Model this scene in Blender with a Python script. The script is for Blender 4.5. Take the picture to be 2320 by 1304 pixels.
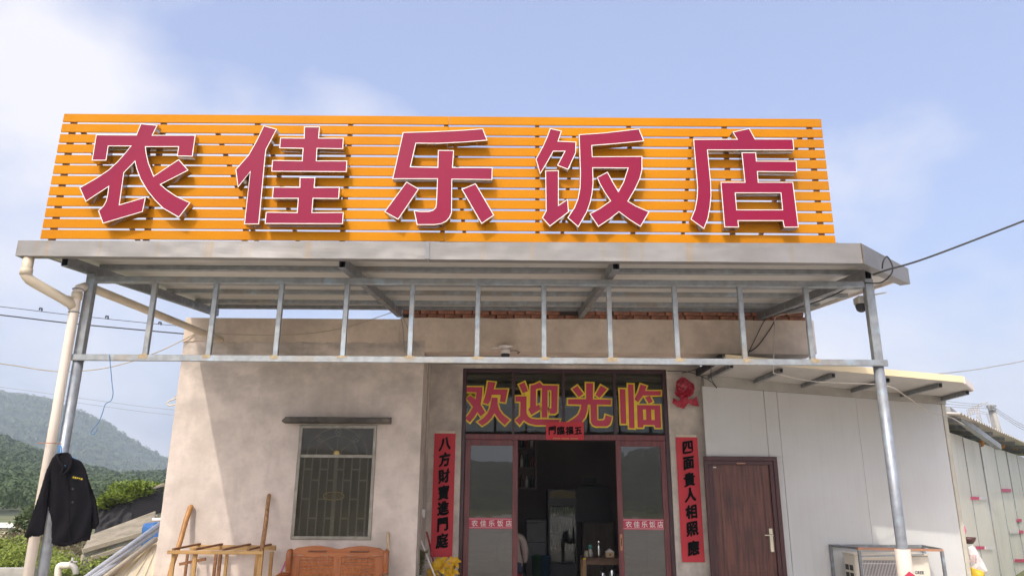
import bpy, bmesh, math, random
from mathutils import Vector, Matrix, noise
from mathutils.geometry import tessellate_polygon
random.seed(7)
scene = bpy.context.scene
for o in list(bpy.data.objects):
    bpy.data.objects.remove(o, do_unlink=True)
COL = scene.collection

# ------------------------------------------------------------------ camera
FPX, PITCH, ROLL, EYE = 1657.0, math.atan(468 / 1657.0), 0.0070, Vector((0, 0, 1.55))
CF = Vector((0, math.cos(PITCH), math.sin(PITCH)))
_u = Vector((0, -math.sin(PITCH), math.cos(PITCH))); _r = Vector((1, 0, 0))
CU = _u * math.cos(ROLL) - _r * math.sin(ROLL)
CR = _r * math.cos(ROLL) + _u * math.sin(ROLL)
cam_d = bpy.data.cameras.new('camera'); cam = bpy.data.objects.new('camera', cam_d); COL.objects.link(cam)
cam_d.sensor_width = 36.0; cam_d.lens = 36.0 * FPX / 2320.0; cam_d.clip_end = 9000.0; cam_d.clip_start = 0.05
mw = Matrix((CR, CU, -CF)).transposed().to_4x4(); mw.translation = EYE
cam.matrix_world = mw
scene.camera = cam

# ------------------------------------------------------------------ sky, sun, exposure
SUN_TO = Vector((-0.37, -1.0, 1.10)).normalized()          # direction towards the sun
world = bpy.data.worlds.new('World'); scene.world = world; world.use_nodes = True
wn = world.node_tree; wn.nodes.clear()
w_out = wn.nodes.new('ShaderNodeOutputWorld'); w_bg = wn.nodes.new('ShaderNodeBackground')
sky = wn.nodes.new('ShaderNodeTexSky'); sky.sky_type = 'NISHITA'; sky.sun_disc = False
sky.sun_elevation = math.asin(SUN_TO.z); sky.sun_rotation = math.atan2(SUN_TO.x, SUN_TO.y)
sky.altitude = 100; sky.air_density = 1.0; sky.dust_density = 8.0; sky.ozone_density = 3.0
tcw = wn.nodes.new('ShaderNodeTexCoord')
mapw = wn.nodes.new('ShaderNodeMapping'); mapw.inputs['Scale'].default_value = (1.0, 1.0, 1.5)
mapw.inputs['Location'].default_value = (4.12, 3.005, 2.652)
nz = wn.nodes.new('ShaderNodeTexNoise'); nz.inputs['Scale'].default_value = 2.1; nz.inputs['Detail'].default_value = 7; nz.inputs['Roughness'].default_value = 0.52
ramp = wn.nodes.new('ShaderNodeValToRGB'); ramp.color_ramp.elements[0].position = 0.46; ramp.color_ramp.elements[1].position = 0.65
sepw = wn.nodes.new('ShaderNodeSeparateXYZ')
mixw = wn.nodes.new('ShaderNodeMix'); mixw.data_type = 'RGBA'; mixw.blend_type = 'LIGHTEN'
SKY_STRENGTH = 0.15
tint = wn.nodes.new('ShaderNodeMix'); tint.data_type = 'RGBA'; tint.inputs[0].default_value = 0.35
tint.inputs[7].default_value = (2.2, 2.4, 3.75, 1)
mixw.inputs[7].default_value = (3.35, 3.3, 3.5, 1)
wn.links.new(tcw.outputs['Generated'], mapw.inputs[0]); wn.links.new(mapw.outputs[0], nz.inputs['Vector'])
wn.links.new(nz.outputs['Fac'], ramp.inputs[0]); wn.links.new(ramp.outputs[0], mixw.inputs[0])
wn.links.new(sky.outputs[0], tint.inputs[6]); wn.links.new(tint.outputs[2], mixw.inputs[6]); wn.links.new(mixw.outputs[2], w_bg.inputs['Color'])
w_bg.inputs['Strength'].default_value = SKY_STRENGTH
wn.links.new(w_bg.outputs[0], w_out.inputs['Surface'])
sun_d = bpy.data.lights.new('sun', 'SUN'); sun_d.energy = 1.3; sun_d.angle = math.radians(0.9); sun_d.color = (1.0, 0.93, 0.82)
sun = bpy.data.objects.new('sun', sun_d); COL.objects.link(sun); sun.location = (0, 0, 60)
sun.rotation_euler = SUN_TO.to_track_quat('Z', 'Y').to_euler()
vs = scene.view_settings; vs.view_transform = 'Standard'; vs.look = 'None'; vs.exposure = 0.97; vs.gamma = 1.0; vs.use_curve_mapping = False
scene.cycles.max_bounces = 8; scene.cycles.diffuse_bounces = 4; scene.cycles.transparent_max_bounces = 16
scene.cycles.use_denoising = True; scene.cycles.volume_bounces = 2

# ------------------------------------------------------------------ helpers
def at(x, y, Y):
    """the point at depth Y that stands at photo position x, y"""
    d = CF + CR * ((x - 1160) / FPX) - CU * ((y - 652) / FPX)
    return EYE + d * (Y / d.y)
def at_z(x, y, Z):
    d = CF + CR * ((x - 1160) / FPX) - CU * ((y - 652) / FPX)
    return EYE + d * ((Z - EYE.z) / d.z)
ORG = {}
def props(o, label=None, cat=None, group=None, kind=None):
    if label: o['label'] = label
    if cat: o['category'] = cat
    if group: o['group'] = group
    if kind: o['kind'] = kind
    return o
def thing(name, label, cat, loc=(0, 0, 0), group=None):
    o = bpy.data.objects.new(name, None); COL.objects.link(o); o.location = loc; o.empty_display_size = 0.1
    ORG[o.name] = Vector(loc)
    return props(o, label, cat, group)
class MB:
    def __init__(s): s.v = []; s.f = []; s.m = []; s.k = 0
    def add(s, verts, faces):
        b = len(s.v); s.v += [Vector(p) for p in verts]
        for f in faces: s.f.append([b + i for i in f]); s.m.append(s.k)
        return s
    def box(s, x0, x1, y0, y1, z0, z1):
        return s.add([(x0, y0, z0), (x1, y0, z0), (x1, y1, z0), (x0, y1, z0), (x0, y0, z1), (x1, y0, z1), (x1, y1, z1), (x0, y1, z1)],
                     [(0, 3, 2, 1), (4, 5, 6, 7), (0, 1, 5, 4), (1, 2, 6, 5), (2, 3, 7, 6), (3, 0, 4, 7)])
    def hexa(s, bot, top):
        return s.add(list(bot) + list(top), [(0, 3, 2, 1), (4, 5, 6, 7), (0, 1, 5, 4), (1, 2, 6, 5), (2, 3, 7, 6), (3, 0, 4, 7)])
    def bar(s, a, b, w, h, up=(0, 0, 1), cap=True):
        a, b = Vector(a), Vector(b); d = (b - a).normalized(); upv = Vector(up)
        sx = d.cross(upv)
        if sx.length < 1e-4: sx = d.cross(Vector((0, 1, 0)))
        sx.normalize(); sz = sx.cross(d).normalized()
        c = [(-w / 2, -h / 2), (w / 2, -h / 2), (w / 2, h / 2), (-w / 2, h / 2)]
        vs_ = [a + sx * p + sz * q for p, q in c] + [b + sx * p + sz * q for p, q in c]
        fs = [(0, 1, 5, 4), (1, 2, 6, 5), (2, 3, 7, 6), (3, 0, 4, 7)]
        if cap: fs += [(3, 2, 1, 0), (4, 5, 6, 7)]
        return s.add(vs_, fs)
    def tube(s, pts, r, n=8, cap=True):
        pts = [Vector(p) for p in pts]; rs = r if isinstance(r, (list, tuple)) else [r] * len(pts)
        rings = []; prev = None; base = len(s.v)
        for i, p in enumerate(pts):
            d = (pts[min(i + 1, len(pts) - 1)] - pts[max(i - 1, 0)]).normalized()
            if prev is None:
                ref = Vector((0, 0, 1)) if abs(d.z) < 0.9 else Vector((1, 0, 0)); sx = d.cross(ref).normalized()
            else:
                sx = (prev - d * prev.dot(d)).normalized()
            prev = sx; sy = d.cross(sx)
            s.v += [p + (sx * math.cos(2 * math.pi * k / n) + sy * math.sin(2 * math.pi * k / n)) * rs[i] for k in range(n)]
        for i in range(len(pts) - 1):
            for k in range(n):
                a = base + i * n + k; b_ = base + i * n + (k + 1) % n
                s.f.append([a, b_, b_ + n, a + n]); s.m.append(s.k)
        if cap:
            s.f.append([base + k for k in range(n)][::-1]); s.m.append(s.k)
            s.f.append([base + (len(pts) - 1) * n + k for k in range(n)]); s.m.append(s.k)
        return s
    def lathe(s, prof, c, n=20, axis='Z'):
        base = len(s.v); c = Vector(c)
        for r, h in prof:
            for k in range(n):
                a = 2 * math.pi * k / n
                s.v.append(c + (Vector((r * math.cos(a), r * math.sin(a), h)) if axis == 'Z' else Vector((r * math.cos(a), -h, r * math.sin(a)))))
        for i in range(len(prof) - 1):
            for k in range(n):
                a = base + i * n + k; b_ = base + i * n + (k + 1) % n
                s.f.append([a, b_, b_ + n, a + n]); s.m.append(s.k)
        if prof[0][0] > 1e-5: s.f.append([base + k for k in range(n)][::-1]); s.m.append(s.k)
        if prof[-1][0] > 1e-5: s.f.append([base + (len(prof) - 1) * n + k for k in range(n)]); s.m.append(s.k)
        return s
    def flat(s, loops, y):
        """filled polygon (first loop outer, others holes) in an XZ plane at depth y, facing -Y"""
        L = [[Vector((p[0], p[1], 0)) for p in lp] for lp in loops]
        tri = tessellate_polygon(L); allv = [p for lp in L for p in lp]
        b = len(s.v); s.v += [Vector((p.x, y, p.y)) for p in allv]
        for t in tri:
            a, b2, c = [allv[i] for i in t]
            cr = (b2 - a).cross(c - a).z
            t = list(t) if cr > 0 else list(t)[::-1]
            s.f.append([b + i for i in t]); s.m.append(s.k)
        return s
    def walls(s, loop, y0, y1):
        n = len(loop); b = len(s.v)
        s.v += [Vector((p[0], y0, p[1])) for p in loop] + [Vector((p[0], y1, p[1])) for p in loop]
        ccw = area(loop) > 0
        for i in range(n):
            j = (i + 1) % n
            q = [b + i, b + i + n, b + j + n, b + j] if ccw else [b + j, b + j + n, b + i + n, b + i]
            s.f.append(q); s.m.append(s.k)
        return s
    def slab(s, loops, y0, y1):
        s.flat(loops, y0)
        for lp in loops: s.walls(lp, y0, y1)
        k = len(s.f); s.flat(loops, y1)
        for i in range(k, len(s.f)): s.f[i] = s.f[i][::-1]
        return s
    def build(s, name, mats, parent=None, label=None, cat=None, group=None, kind=None, smooth=False, bevel=0, origin=None, fix=True):
        if parent is not None: org = ORG[parent.name]
        elif origin is not None: org = Vector(origin)
        else:
            lo = [min(p[i] for p in s.v) for i in range(3)]; hi = [max(p[i] for p in s.v) for i in range(3)]
            org = Vector(((lo[0] + hi[0]) / 2, (lo[1] + hi[1]) / 2, lo[2]))
        me = bpy.data.meshes.new(name); me.from_pydata([p - org for p in s.v], [], s.f); me.update()
        if not isinstance(mats, (list, tuple)): mats = [mats]
        for m in mats: me.materials.append(m)
        if len(mats) > 1: me.polygons.foreach_set('material_index', s.m)
        if fix or bevel:
            bm = bmesh.new(); bm.from_mesh(me)
            if fix: bmesh.ops.recalc_face_normals(bm, faces=bm.faces)
            if bevel: bmesh.ops.bevel(bm, geom=list(bm.edges), offset=bevel, segments=1, affect='EDGES', clamp_overlap=True)
            bm.to_mesh(me); bm.free()
        if smooth: me.polygons.foreach_set('use_smooth', [True] * len(me.polygons))
        o = bpy.data.objects.new(name, me); COL.objects.link(o)
        if parent is not None: o.parent = parent
        else: o.location = org
        ORG[o.name] = org
        return props(o, label, cat, group, kind)
def area(lp): return 0.5 * sum(lp[i][0] * lp[(i + 1) % len(lp)][1] - lp[(i + 1) % len(lp)][0] * lp[i][1] for i in range(len(lp)))
def offset_loop(lp, d, lim=2.2):
    """move a loop outwards by d (inwards when negative)"""
    if area(lp) < 0: lp = lp[::-1]
    n = len(lp); out = []
    for i in range(n):
        p0, p1, p2 = Vector(lp[i - 1]), Vector(lp[i]), Vector(lp[(i + 1) % n])
        a = (p1 - p0).normalized(); b = (p2 - p1).normalized()
        na, nb = Vector((a.y, -a.x)), Vector((b.y, -b.x)); m = na + nb
        if m.length < 1e-4: out.append(tuple(p1 + na * d)); continue
        m.normalize(); c = max(0.1, m.dot(na)); out.append(tuple(p1 + m * min(d / c if d > 0 else -d / c, lim * abs(d)) * (1 if d > 0 else -1)))
    return out
def arc(pts, n=4):
    """Catmull-Rom through pts"""
    P = [Vector(p) for p in pts]; out = []
    for i in range(len(P) - 1):
        a, b, c, d = P[max(i - 1, 0)], P[i], P[i + 1], P[min(i + 2, len(P) - 1)]
        for k in range(n):
            t = k / n
            out.append(0.5 * ((2 * b) + (c - a) * t + (2 * a - 5 * b + 4 * c - d) * t * t + (3 * b - a - 3 * c + d) * t ** 3))
    out.append(P[-1]); return out
def glyph(ch, size, bold=0.0, res=3):
    cu = bpy.data.curves.new('glyph', 'FONT'); cu.body = ch; cu.size = size; cu.offset = bold; cu.resolution_u = res
    cu.align_x = 'CENTER'; cu.fill_mode = 'FRONT'
    ob = bpy.data.objects.new('glyph', cu); COL.objects.link(ob)
    dg = bpy.context.evaluated_depsgraph_get(); me = ob.evaluated_get(dg).to_mesh()
    v = [(p.co.x, p.co.y) for p in me.vertices]; f = [list(p.vertices) for p in me.polygons]
    ob.evaluated_get(dg).to_mesh_clear(); bpy.data.objects.remove(ob, do_unlink=True); bpy.data.curves.remove(cu)
    if v:
        cx = (min(p[0] for p in v) + max(p[0] for p in v)) / 2; cy = (min(p[1] for p in v) + max(p[1] for p in v)) / 2
        v = [(p[0] - cx, p[1] - cy) for p in v]
    return v, f
def put_glyph(mb, ch, cx, y, cz, size, bold=0.0, warp=0.0, sx=1.0, shear=0.0, brush=0.0):
    v, f = glyph(ch, size, bold)
    if brush:                                   # brush-thick strokes: the glyph laid over itself in small steps
        for k, (a, b) in enumerate(((1, .3), (-1, -.2), (.2, 1), (-.3, -1), (.7, .7), (-.7, -.7))):
            put_glyph(mb, ch, cx + a * brush, y - .0004 * (k + 1), cz + b * brush, size, bold, warp, sx, shear)
    out = []
    for px, pz in v:
        if warp:
            q = noise.noise_vector(Vector((px / size * 3 + cx * 7, pz / size * 3 + cz * 5, 1.7)))
            px += q.x * warp * size; pz += q.y * warp * size
        out.append((cx + px * sx, y, cz + pz + shear * px))
    b = len(mb.v); mb.v += [Vector(p) for p in out]
    for t in f:
        a, b2, c = [Vector(out[i]) for i in t[:3]]
        t = t if (b2 - a).cross(c - a).y < 0 else t[::-1]
        mb.f.append([b + i for i in t]); mb.m.append(mb.k)

# ------------------------------------------------------------------ materials
def new_mat(name):
    m = bpy.data.materials.new(name); m.use_nodes = True; nt = m.node_tree
    return m, nt, nt.nodes['Principled BSDF']
def nnode(nt, t, **kw):
    n = nt.nodes.new(t)
    for k, v in kw.items():
        if k in n.inputs: n.inputs[k].default_value = v
        else: setattr(n, k, v)
    return n
def coords(nt, scale=(1, 1, 1), kind='Object'):
    tc = nt.nodes.new('ShaderNodeTexCoord'); mp = nt.nodes.new('ShaderNodeMapping'); mp.inputs['Scale'].default_value = scale
    nt.links.new(tc.outputs[kind], mp.inputs[0]); return mp.outputs[0]
def rampn(nt, src, p0, p1, c0=(0, 0, 0, 1), c1=(1, 1, 1, 1)):
    r = nt.nodes.new('ShaderNodeValToRGB'); r.color_ramp.elements[0].position = p0; r.color_ramp.elements[1].position = p1
    r.color_ramp.elements[0].color = c0; r.color_ramp.elements[1].color = c1
    nt.links.new(src, r.inputs[0]); return r.outputs[0]
def mixc(nt, fac, a, b, blend='MIX'):
    n = nt.nodes.new('ShaderNodeMix'); n.data_type = 'RGBA'; n.blend_type = blend
    for s, i in ((fac, 0), (a, 6), (b, 7)):
        if isinstance(s, (int, float)): n.inputs[i].default_value = s
        elif isinstance(s, tuple): n.inputs[i].default_value = s if len(s) == 4 else s + (1,)
        else: nt.links.new(s, n.inputs[i])
    return n.outputs[2]
def bumpn(nt, h, strength, dist=0.01, normal=None):
    b = nt.nodes.new('ShaderNodeBump'); b.inputs['Strength'].default_value = strength; b.inputs['Distance'].default_value = dist
    nt.links.new(h, b.inputs['Height'])
    if normal is not None: nt.links.new(normal, b.inputs['Normal'])
    return b.outputs[0]
def noisen(nt, vec, scale, detail=4, rough=0.55):
    n = nnode(nt, 'ShaderNodeTexNoise', Scale=scale, Detail=detail, Roughness=rough)
    nt.links.new(vec, n.inputs['Vector']); return n.outputs['Fac']
def M(name, col, rough=0.6, metal=0.0, col2=None, vscale=6.0, p=(0.35, 0.65), stretch=(1, 1, 1), bump=0.0, bscale=60.0, spec=0.5, dirt=0.0, rvar=0.0):
    m, nt, bs = new_mat(name)
    bs.inputs['Roughness'].default_value = rough; bs.inputs['Metallic'].default_value = metal; bs.inputs['Specular IOR Level'].default_value = spec
    c = tuple(col) + (1,); vec = coords(nt, stretch)
    if col2 is None: col2 = tuple(x * 0.86 for x in col)
    src = mixc(nt, rampn(nt, noisen(nt, vec, vscale), *p), c, tuple(col2) + (1,))
    if dirt: src = mixc(nt, rampn(nt, noisen(nt, vec, vscale * 0.37, 6), 0.5, 0.75, c1=(dirt,) * 3 + (1,)), src, (0.10, 0.08, 0.06, 1))
    nt.links.new(src, bs.inputs['Base Color'])
    if rvar:
        rr = rampn(nt, noisen(nt, vec, vscale * 1.7), 0.3, 0.7, (max(0, rough - rvar),) * 3 + (1,), (min(1, rough + rvar),) * 3 + (1,))
        nt.links.new(rr, bs.inputs['Roughness'])
    if bump: nt.links.new(bumpn(nt, noisen(nt, vec, bscale, 5), bump), bs.inputs['Normal'])
    return m
def stucco(name, col, stainc, bump=0.25, damp=None, streaks=0.0):
    m, nt, bs = new_mat(name); vec = coords(nt)
    big = noisen(nt, vec, 1.1, 6, 0.6); mid = noisen(nt, vec, 4.0, 6, 0.65); fine = noisen(nt, vec, 70, 4)
    drip = noisen(nt, coords(nt, (3.2, 3.2, 0.35)), 1.6, 6, 0.6)
    c = mixc(nt, rampn(nt, big, 0.44, 0.62), tuple(col) + (1,), tuple(stainc) + (1,))
    c = mixc(nt, rampn(nt, mid, 0.42, 0.72, c1=(0.6,) * 3 + (1,)), c, tuple(x * 0.72 for x in stainc) + (1,))
    c = mixc(nt, rampn(nt, drip, 0.58, 0.80, c1=(0.40,) * 3 + (1,)), c, tuple(x * 0.6 for x in stainc) + (1,))
    c = mixc(nt, rampn(nt, noisen(nt, vec, 2.3, 3), 0.62, 0.80, c1=(0.35,) * 3 + (1,)), c, tuple(min(1, x * 1.12) for x in col) + (1,))
    if streaks:                                 # thin run-off streaks and a few scuffs
        st = noisen(nt, coords(nt, (16, 16, 0.55)), 1.1, 5, 0.7)
        mu0 = nnode(nt, 'ShaderNodeMath', operation='MULTIPLY'); nt.links.new(rampn(nt, st, 0.60, 0.78), mu0.inputs[0]); nt.links.new(rampn(nt, noisen(nt, vec, 0.9, 3), 0.45, 0.65, c1=(streaks,) * 3 + (1,)), mu0.inputs[1])
        c = mixc(nt, mu0.outputs[0], c, tuple(x * 0.5 for x in stainc) + (1,))
        c = mixc(nt, rampn(nt, noisen(nt, coords(nt, (1, 1, 0.6)), 14, 6, 0.75), 0.66, 0.74, c1=(0.35,) * 3 + (1,)), c, tuple(x * 0.7 for x in stainc) + (1,))
    if damp:                                    # damp grey blotches below the parapet band
        sx = nt.nodes.new('ShaderNodeSeparateXYZ'); nt.links.new(vec, sx.inputs[0])
        mr = nnode(nt, 'ShaderNodeMapRange'); mr.inputs['From Min'].default_value = damp[0]; mr.inputs['From Max'].default_value = damp[1]; nt.links.new(sx.outputs['Z'], mr.inputs['Value'])
        mu = nnode(nt, 'ShaderNodeMath', operation='MULTIPLY'); nt.links.new(mr.outputs[0], mu.inputs[0]); nt.links.new(rampn(nt, noisen(nt, coords(nt, (1, 1, 1.7)), 1.7, 6, 0.6), 0.42, 0.62), mu.inputs[1])
        c = mixc(nt, mu.outputs[0], c, tuple(x * 0.62 for x in stainc) + (1,))
    nt.links.new(c, bs.inputs['Base Color']); bs.inputs['Roughness'].default_value = 0.9; bs.inputs['Specular IOR Level'].default_value = 0.2
    n1 = bumpn(nt, mid, 0.35, 0.02); nt.links.new(bumpn(nt, fine, bump, 0.006, n1), bs.inputs['Normal'])
    return m
def wood(name, c0, c1, grain=(1, 1, 14), scale=7.0, rough=0.5, bump=0.08, axis=None):
    m, nt, bs = new_mat(name); st = {'X': (0.8, 12, 12), 'Z': (12, 12, 0.8), 'Y': (12, 0.8, 12)}[axis or 'Z']
    vec = coords(nt, st); n = noisen(nt, vec, scale * 0.35, 6, 0.6)
    c = mixc(nt, rampn(nt, n, 0.35, 0.68), tuple(c0) + (1,), tuple(c1) + (1,))
    c = mixc(nt, rampn(nt, noisen(nt, coords(nt), 3.0, 4), 0.45, 0.8, c1=(0.5,) * 3 + (1,)), c, tuple(x * 0.6 for x in c1) + (1,))
    nt.links.new(c, bs.inputs['Base Color']); bs.inputs['Roughness'].default_value = rough
    nt.links.new(bumpn(nt, n, bump, 0.004), bs.inputs['Normal']); return m
def glass(name, tintc, ior, extra=None):
    m, nt, bs = new_mat(name); nt.nodes.remove(bs); out = nt.nodes['Material Output']
    tr = nnode(nt, 'ShaderNodeBsdfTransparent'); tr.inputs[0].default_value = tintc + (1,)
    gl = nnode(nt, 'ShaderNodeBsdfGlossy'); gl.inputs['Roughness'].default_value = 0.012; gl.inputs['Color'].default_value = (0.9, 0.92, 0.9, 1)
    wv = noisen(nt, coords(nt), 2.5, 2); nt.links.new(bumpn(nt, wv, 0.05, 0.02), gl.inputs['Normal'])
    fr = nnode(nt, 'ShaderNodeFresnel', IOR=ior); mx = nt.nodes.new('ShaderNodeMixShader')
    nt.links.new(fr.outputs[0], mx.inputs[0]); nt.links.new(tr.outputs[0], mx.inputs[1]); nt.links.new(gl.outputs[0], mx.inputs[2])
    last = mx
    if extra:
        df = nnode(nt, 'ShaderNodeBsdfDiffuse'); df.inputs[0].default_value = extra[1] + (1,); m2 = nt.nodes.new('ShaderNodeMixShader')
        d = rampn(nt, noisen(nt, coords(nt), 5, 5), 0.3, 0.7, (extra[0] * 0.6,) * 3 + (1,), (extra[0] * 1.3,) * 3 + (1,))
        nt.links.new(d, m2.inputs[0]); nt.links.new(mx.outputs[0], m2.inputs[1]); nt.links.new(df.outputs[0], m2.inputs[2]); last = m2
    nt.links.new(last.outputs[0], out.inputs['Surface']); return m
def leafmat(name, c0, c1):
    m, nt, bs = new_mat(name); vec = coords(nt)
    c = mixc(nt, rampn(nt, noisen(nt, vec, 9, 3), 0.35, 0.65), tuple(c0) + (1,), tuple(c1) + (1,))
    nt.links.new(c, bs.inputs['Base Color']); bs.inputs['Roughness'].default_value = 0.6
    tl = nnode(nt, 'ShaderNodeBsdfTranslucent'); nt.links.new(c, tl.inputs[0]); mx = nt.nodes.new('ShaderNodeMixShader'); mx.inputs[0].default_value = 0.3
    nt.links.new(bs.outputs[0], mx.inputs[1]); nt.links.new(tl.outputs[0], mx.inputs[2]); nt.links.new(mx.outputs[0], nt.nodes['Material Output'].inputs['Surface']); return m
def steel(name, col=(0.50, 0.52, 0.54), rust=0.35):
    m, nt, bs = new_mat(name); vec = coords(nt)
    c = mixc(nt, rampn(nt, noisen(nt, vec, 14, 5), 0.35, 0.7), tuple(col) + (1,), tuple(x * 0.72 for x in col) + (1,))
    c = mixc(nt, rampn(nt, noisen(nt, vec, 2.2, 7, 0.65), 0.52, 0.74, c1=(rust,) * 3 + (1,)), c, (0.34, 0.26, 0.16, 1))
    c = mixc(nt, rampn(nt, noisen(nt, coords(nt, (1, 1, 1)), 5.0, 2), 0.60, 0.72, c1=(0.45,) * 3 + (1,)), c, (0.42, 0.55, 0.66, 1))
    nt.links.new(c, bs.inputs['Base Color']); bs.inputs['Metallic'].default_value = 0.55
    nt.links.new(rampn(nt, noisen(nt, vec, 9, 4), 0.3, 0.7, (0.38,) * 3 + (1,), (0.62,) * 3 + (1,)), bs.inputs['Roughness'])
    nt.links.new(bumpn(nt, noisen(nt, vec, 40, 3), 0.06, 0.004), bs.inputs['Normal']); return m
STUCCO = stucco('plaster', (0.69, 0.597, 0.53), (0.56, 0.485, 0.43), damp=(2.4, 3.5), streaks=0.45)
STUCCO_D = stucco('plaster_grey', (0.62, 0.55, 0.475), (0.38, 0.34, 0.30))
BAND = stucco('plaster_band', (0.66, 0.545, 0.445), (0.53, 0.44, 0.36), 0.18)
CONC = stucco('concrete', (0.46, 0.43, 0.39), (0.36, 0.34, 0.31))
HOOD = stucco('weathered_concrete', (0.20, 0.175, 0.15), (0.05, 0.046, 0.042), 0.9)
BRICK = M('brick', (0.48, 0.19, 0.10), 0.85, col2=(0.24, 0.10, 0.06), vscale=12, bump=0.4, bscale=70, dirt=0.5)
MORTAR = M('mortar', (0.09, 0.07, 0.06), 0.95, bump=0.5)
STEEL = steel('galvanised_steel', (0.34, 0.36, 0.37), 0.7); STEEL_D = steel('dark_steel', (0.26, 0.27, 0.28), 0.2); STEEL_N = steel('new_steel', (0.36, 0.39, 0.43), 0.2)
BLACK = M('black_void', (0.012, 0.012, 0.012), 0.9)
ORANGE = M('orange_paint', (0.54, 0.212, 0.001), 0.55, spec=0.10, col2=(0.49, 0.180, 0.001), vscale=1.3, rvar=0.08, bump=0.04, bscale=5, dirt=0.16)
MAGENTA = M('magenta_acrylic', (0.245, 0.008, 0.042), 0.4, col2=(0.22, 0.009, 0.046), vscale=1.6, spec=0.15)
RIM = M('white_rim', (0.82, 0.74, 0.68), 0.5)
CASING = M('letter_casing', (0.50, 0.44, 0.38), 0.22, 1.0, rvar=0.08)
PVC = M('pvc', (0.66, 0.57, 0.43), 0.45, col2=(0.58, 0.49, 0.36), vscale=3, dirt=0.35)
PVC_W = M('pvc_pale', (0.78, 0.70, 0.60), 0.45, col2=(0.72, 0.62, 0.52), vscale=3)
WOODRED = wood('dark_red_frame', (0.20, 0.045, 0.045), (0.10, 0.022, 0.026), rough=0.38)
FRAMEDK = M('dark_frame', (0.06, 0.020, 0.024), 0.35, col2=(0.04, 0.014, 0.018))
GLASS = glass('tinted_glass', (0.30, 0.30, 0.28), 2.0, (0.05, (0.30, 0.27, 0.23)))
GLASS_T = glass('transom_glass', (0.62, 0.63, 0.60), 1.5)
GLASS_W = glass('window_screen', (0.72, 0.72, 0.68), 1.45, (0.15, (0.22, 0.19, 0.15)))
REDPAPER = M('red_paper', (0.56, 0.022, 0.035), 0.55, col2=(0.48, 0.018, 0.03), vscale=3, bump=0.05, bscale=5)
CREAMP = M('cream_paper', (0.62, 0.55, 0.45), 0.7)
INK = M('ink', (0.006, 0.006, 0.006), 0.95, spec=0.05)
VRED = M('vinyl_red', (0.47, 0.030, 0.055), 0.4, col2=(0.47, 0.030, 0.085), vscale=12)
VYEL = M('vinyl_yellow', (0.80, 0.60, 0.02), 0.4)
VWHITE = M('vinyl_white', (0.75, 0.70, 0.68), 0.5)
CHROME = M('brass_chrome', (0.72, 0.68, 0.55), 0.22, 1.0)
STAINLESS = M('stainless', (0.70, 0.70, 0.70), 0.25, 1.0)
def panel_mat(name, col, rib, ax, warm=None, dirt=0.0):
    m, nt, bs = new_mat(name); vec = coords(nt)
    wv = nnode(nt, 'ShaderNodeTexWave', Scale=rib, Distortion=0.0, wave_profile='SIN'); wv.bands_direction = ax; nt.links.new(vec, wv.inputs['Vector'])
    c = mixc(nt, rampn(nt, noisen(nt, vec, 0.8, 4), 0.35, 0.7), tuple(col) + (1,), tuple(warm or [x * 0.92 for x in col]) + (1,))
    if dirt: c = mixc(nt, rampn(nt, noisen(nt, coords(nt, (4, 4, 0.5)), 2.0, 6), 0.55, 0.8, c1=(dirt,) * 3 + (1,)), c, (0.24, 0.20, 0.14, 1))
    nt.links.new(c, bs.inputs['Base Color']); bs.inputs['Roughness'].default_value = 0.42
    n1 = bumpn(nt, rampn(nt, wv.outputs['Fac'], 0.0, 0.12), 0.14, 0.003)
    nt.links.new(bumpn(nt, noisen(nt, vec, 1.3, 2), 0.10, 0.03, n1), bs.inputs['Normal']); return m
PANEL = panel_mat('white_panel', (0.57, 0.575, 0.565), 2.6, 'X', (0.51, 0.505, 0.485), 0.10)
SOFFIT = panel_mat('roof_panel', (0.55, 0.53, 0.485), 2.6, 'X', (0.46, 0.435, 0.39), 0.4)
PANEL_R = panel_mat('dull_panel', (0.64, 0.62, 0.53), 1.2, 'X', (0.56, 0.54, 0.45), 0.45)
CREAM = M('cream_sheet', (0.74, 0.62, 0.40), 0.45, col2=(0.68, 0.56, 0.36), vscale=1.5)
def gutter_mat():
    m, nt, bs = new_mat('gutter_steel'); vec = coords(nt)
    c = mixc(nt, rampn(nt, noisen(nt, vec, 1.4, 5), 0.35, 0.7), (0.27, 0.26, 0.25, 1), (0.20, 0.19, 0.18, 1))
    dr = noisen(nt, coords(nt, (9, 9, 0.25)), 1.0, 5, 0.7)
    c = mixc(nt, rampn(nt, dr, 0.56, 0.70, c1=(0.55,) * 3 + (1,)), c, (0.30, 0.20, 0.08, 1))
    nt.links.new(c, bs.inputs['Base Color']); bs.inputs['Metallic'].default_value = 0.35
    bs.inputs['Roughness'].default_value = 0.5
    n1 = bumpn(nt, noisen(nt, coords(nt, (1, 1, 1.6)), 1.9, 2), 0.35, 0.06); nt.links.new(bumpn(nt, noisen(nt, coords(nt, (30, 30, 1)), 3, 2), 0.05, 0.002, n1), bs.inputs['Normal'])
    return m
GUTTER = gutter_mat()

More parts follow.
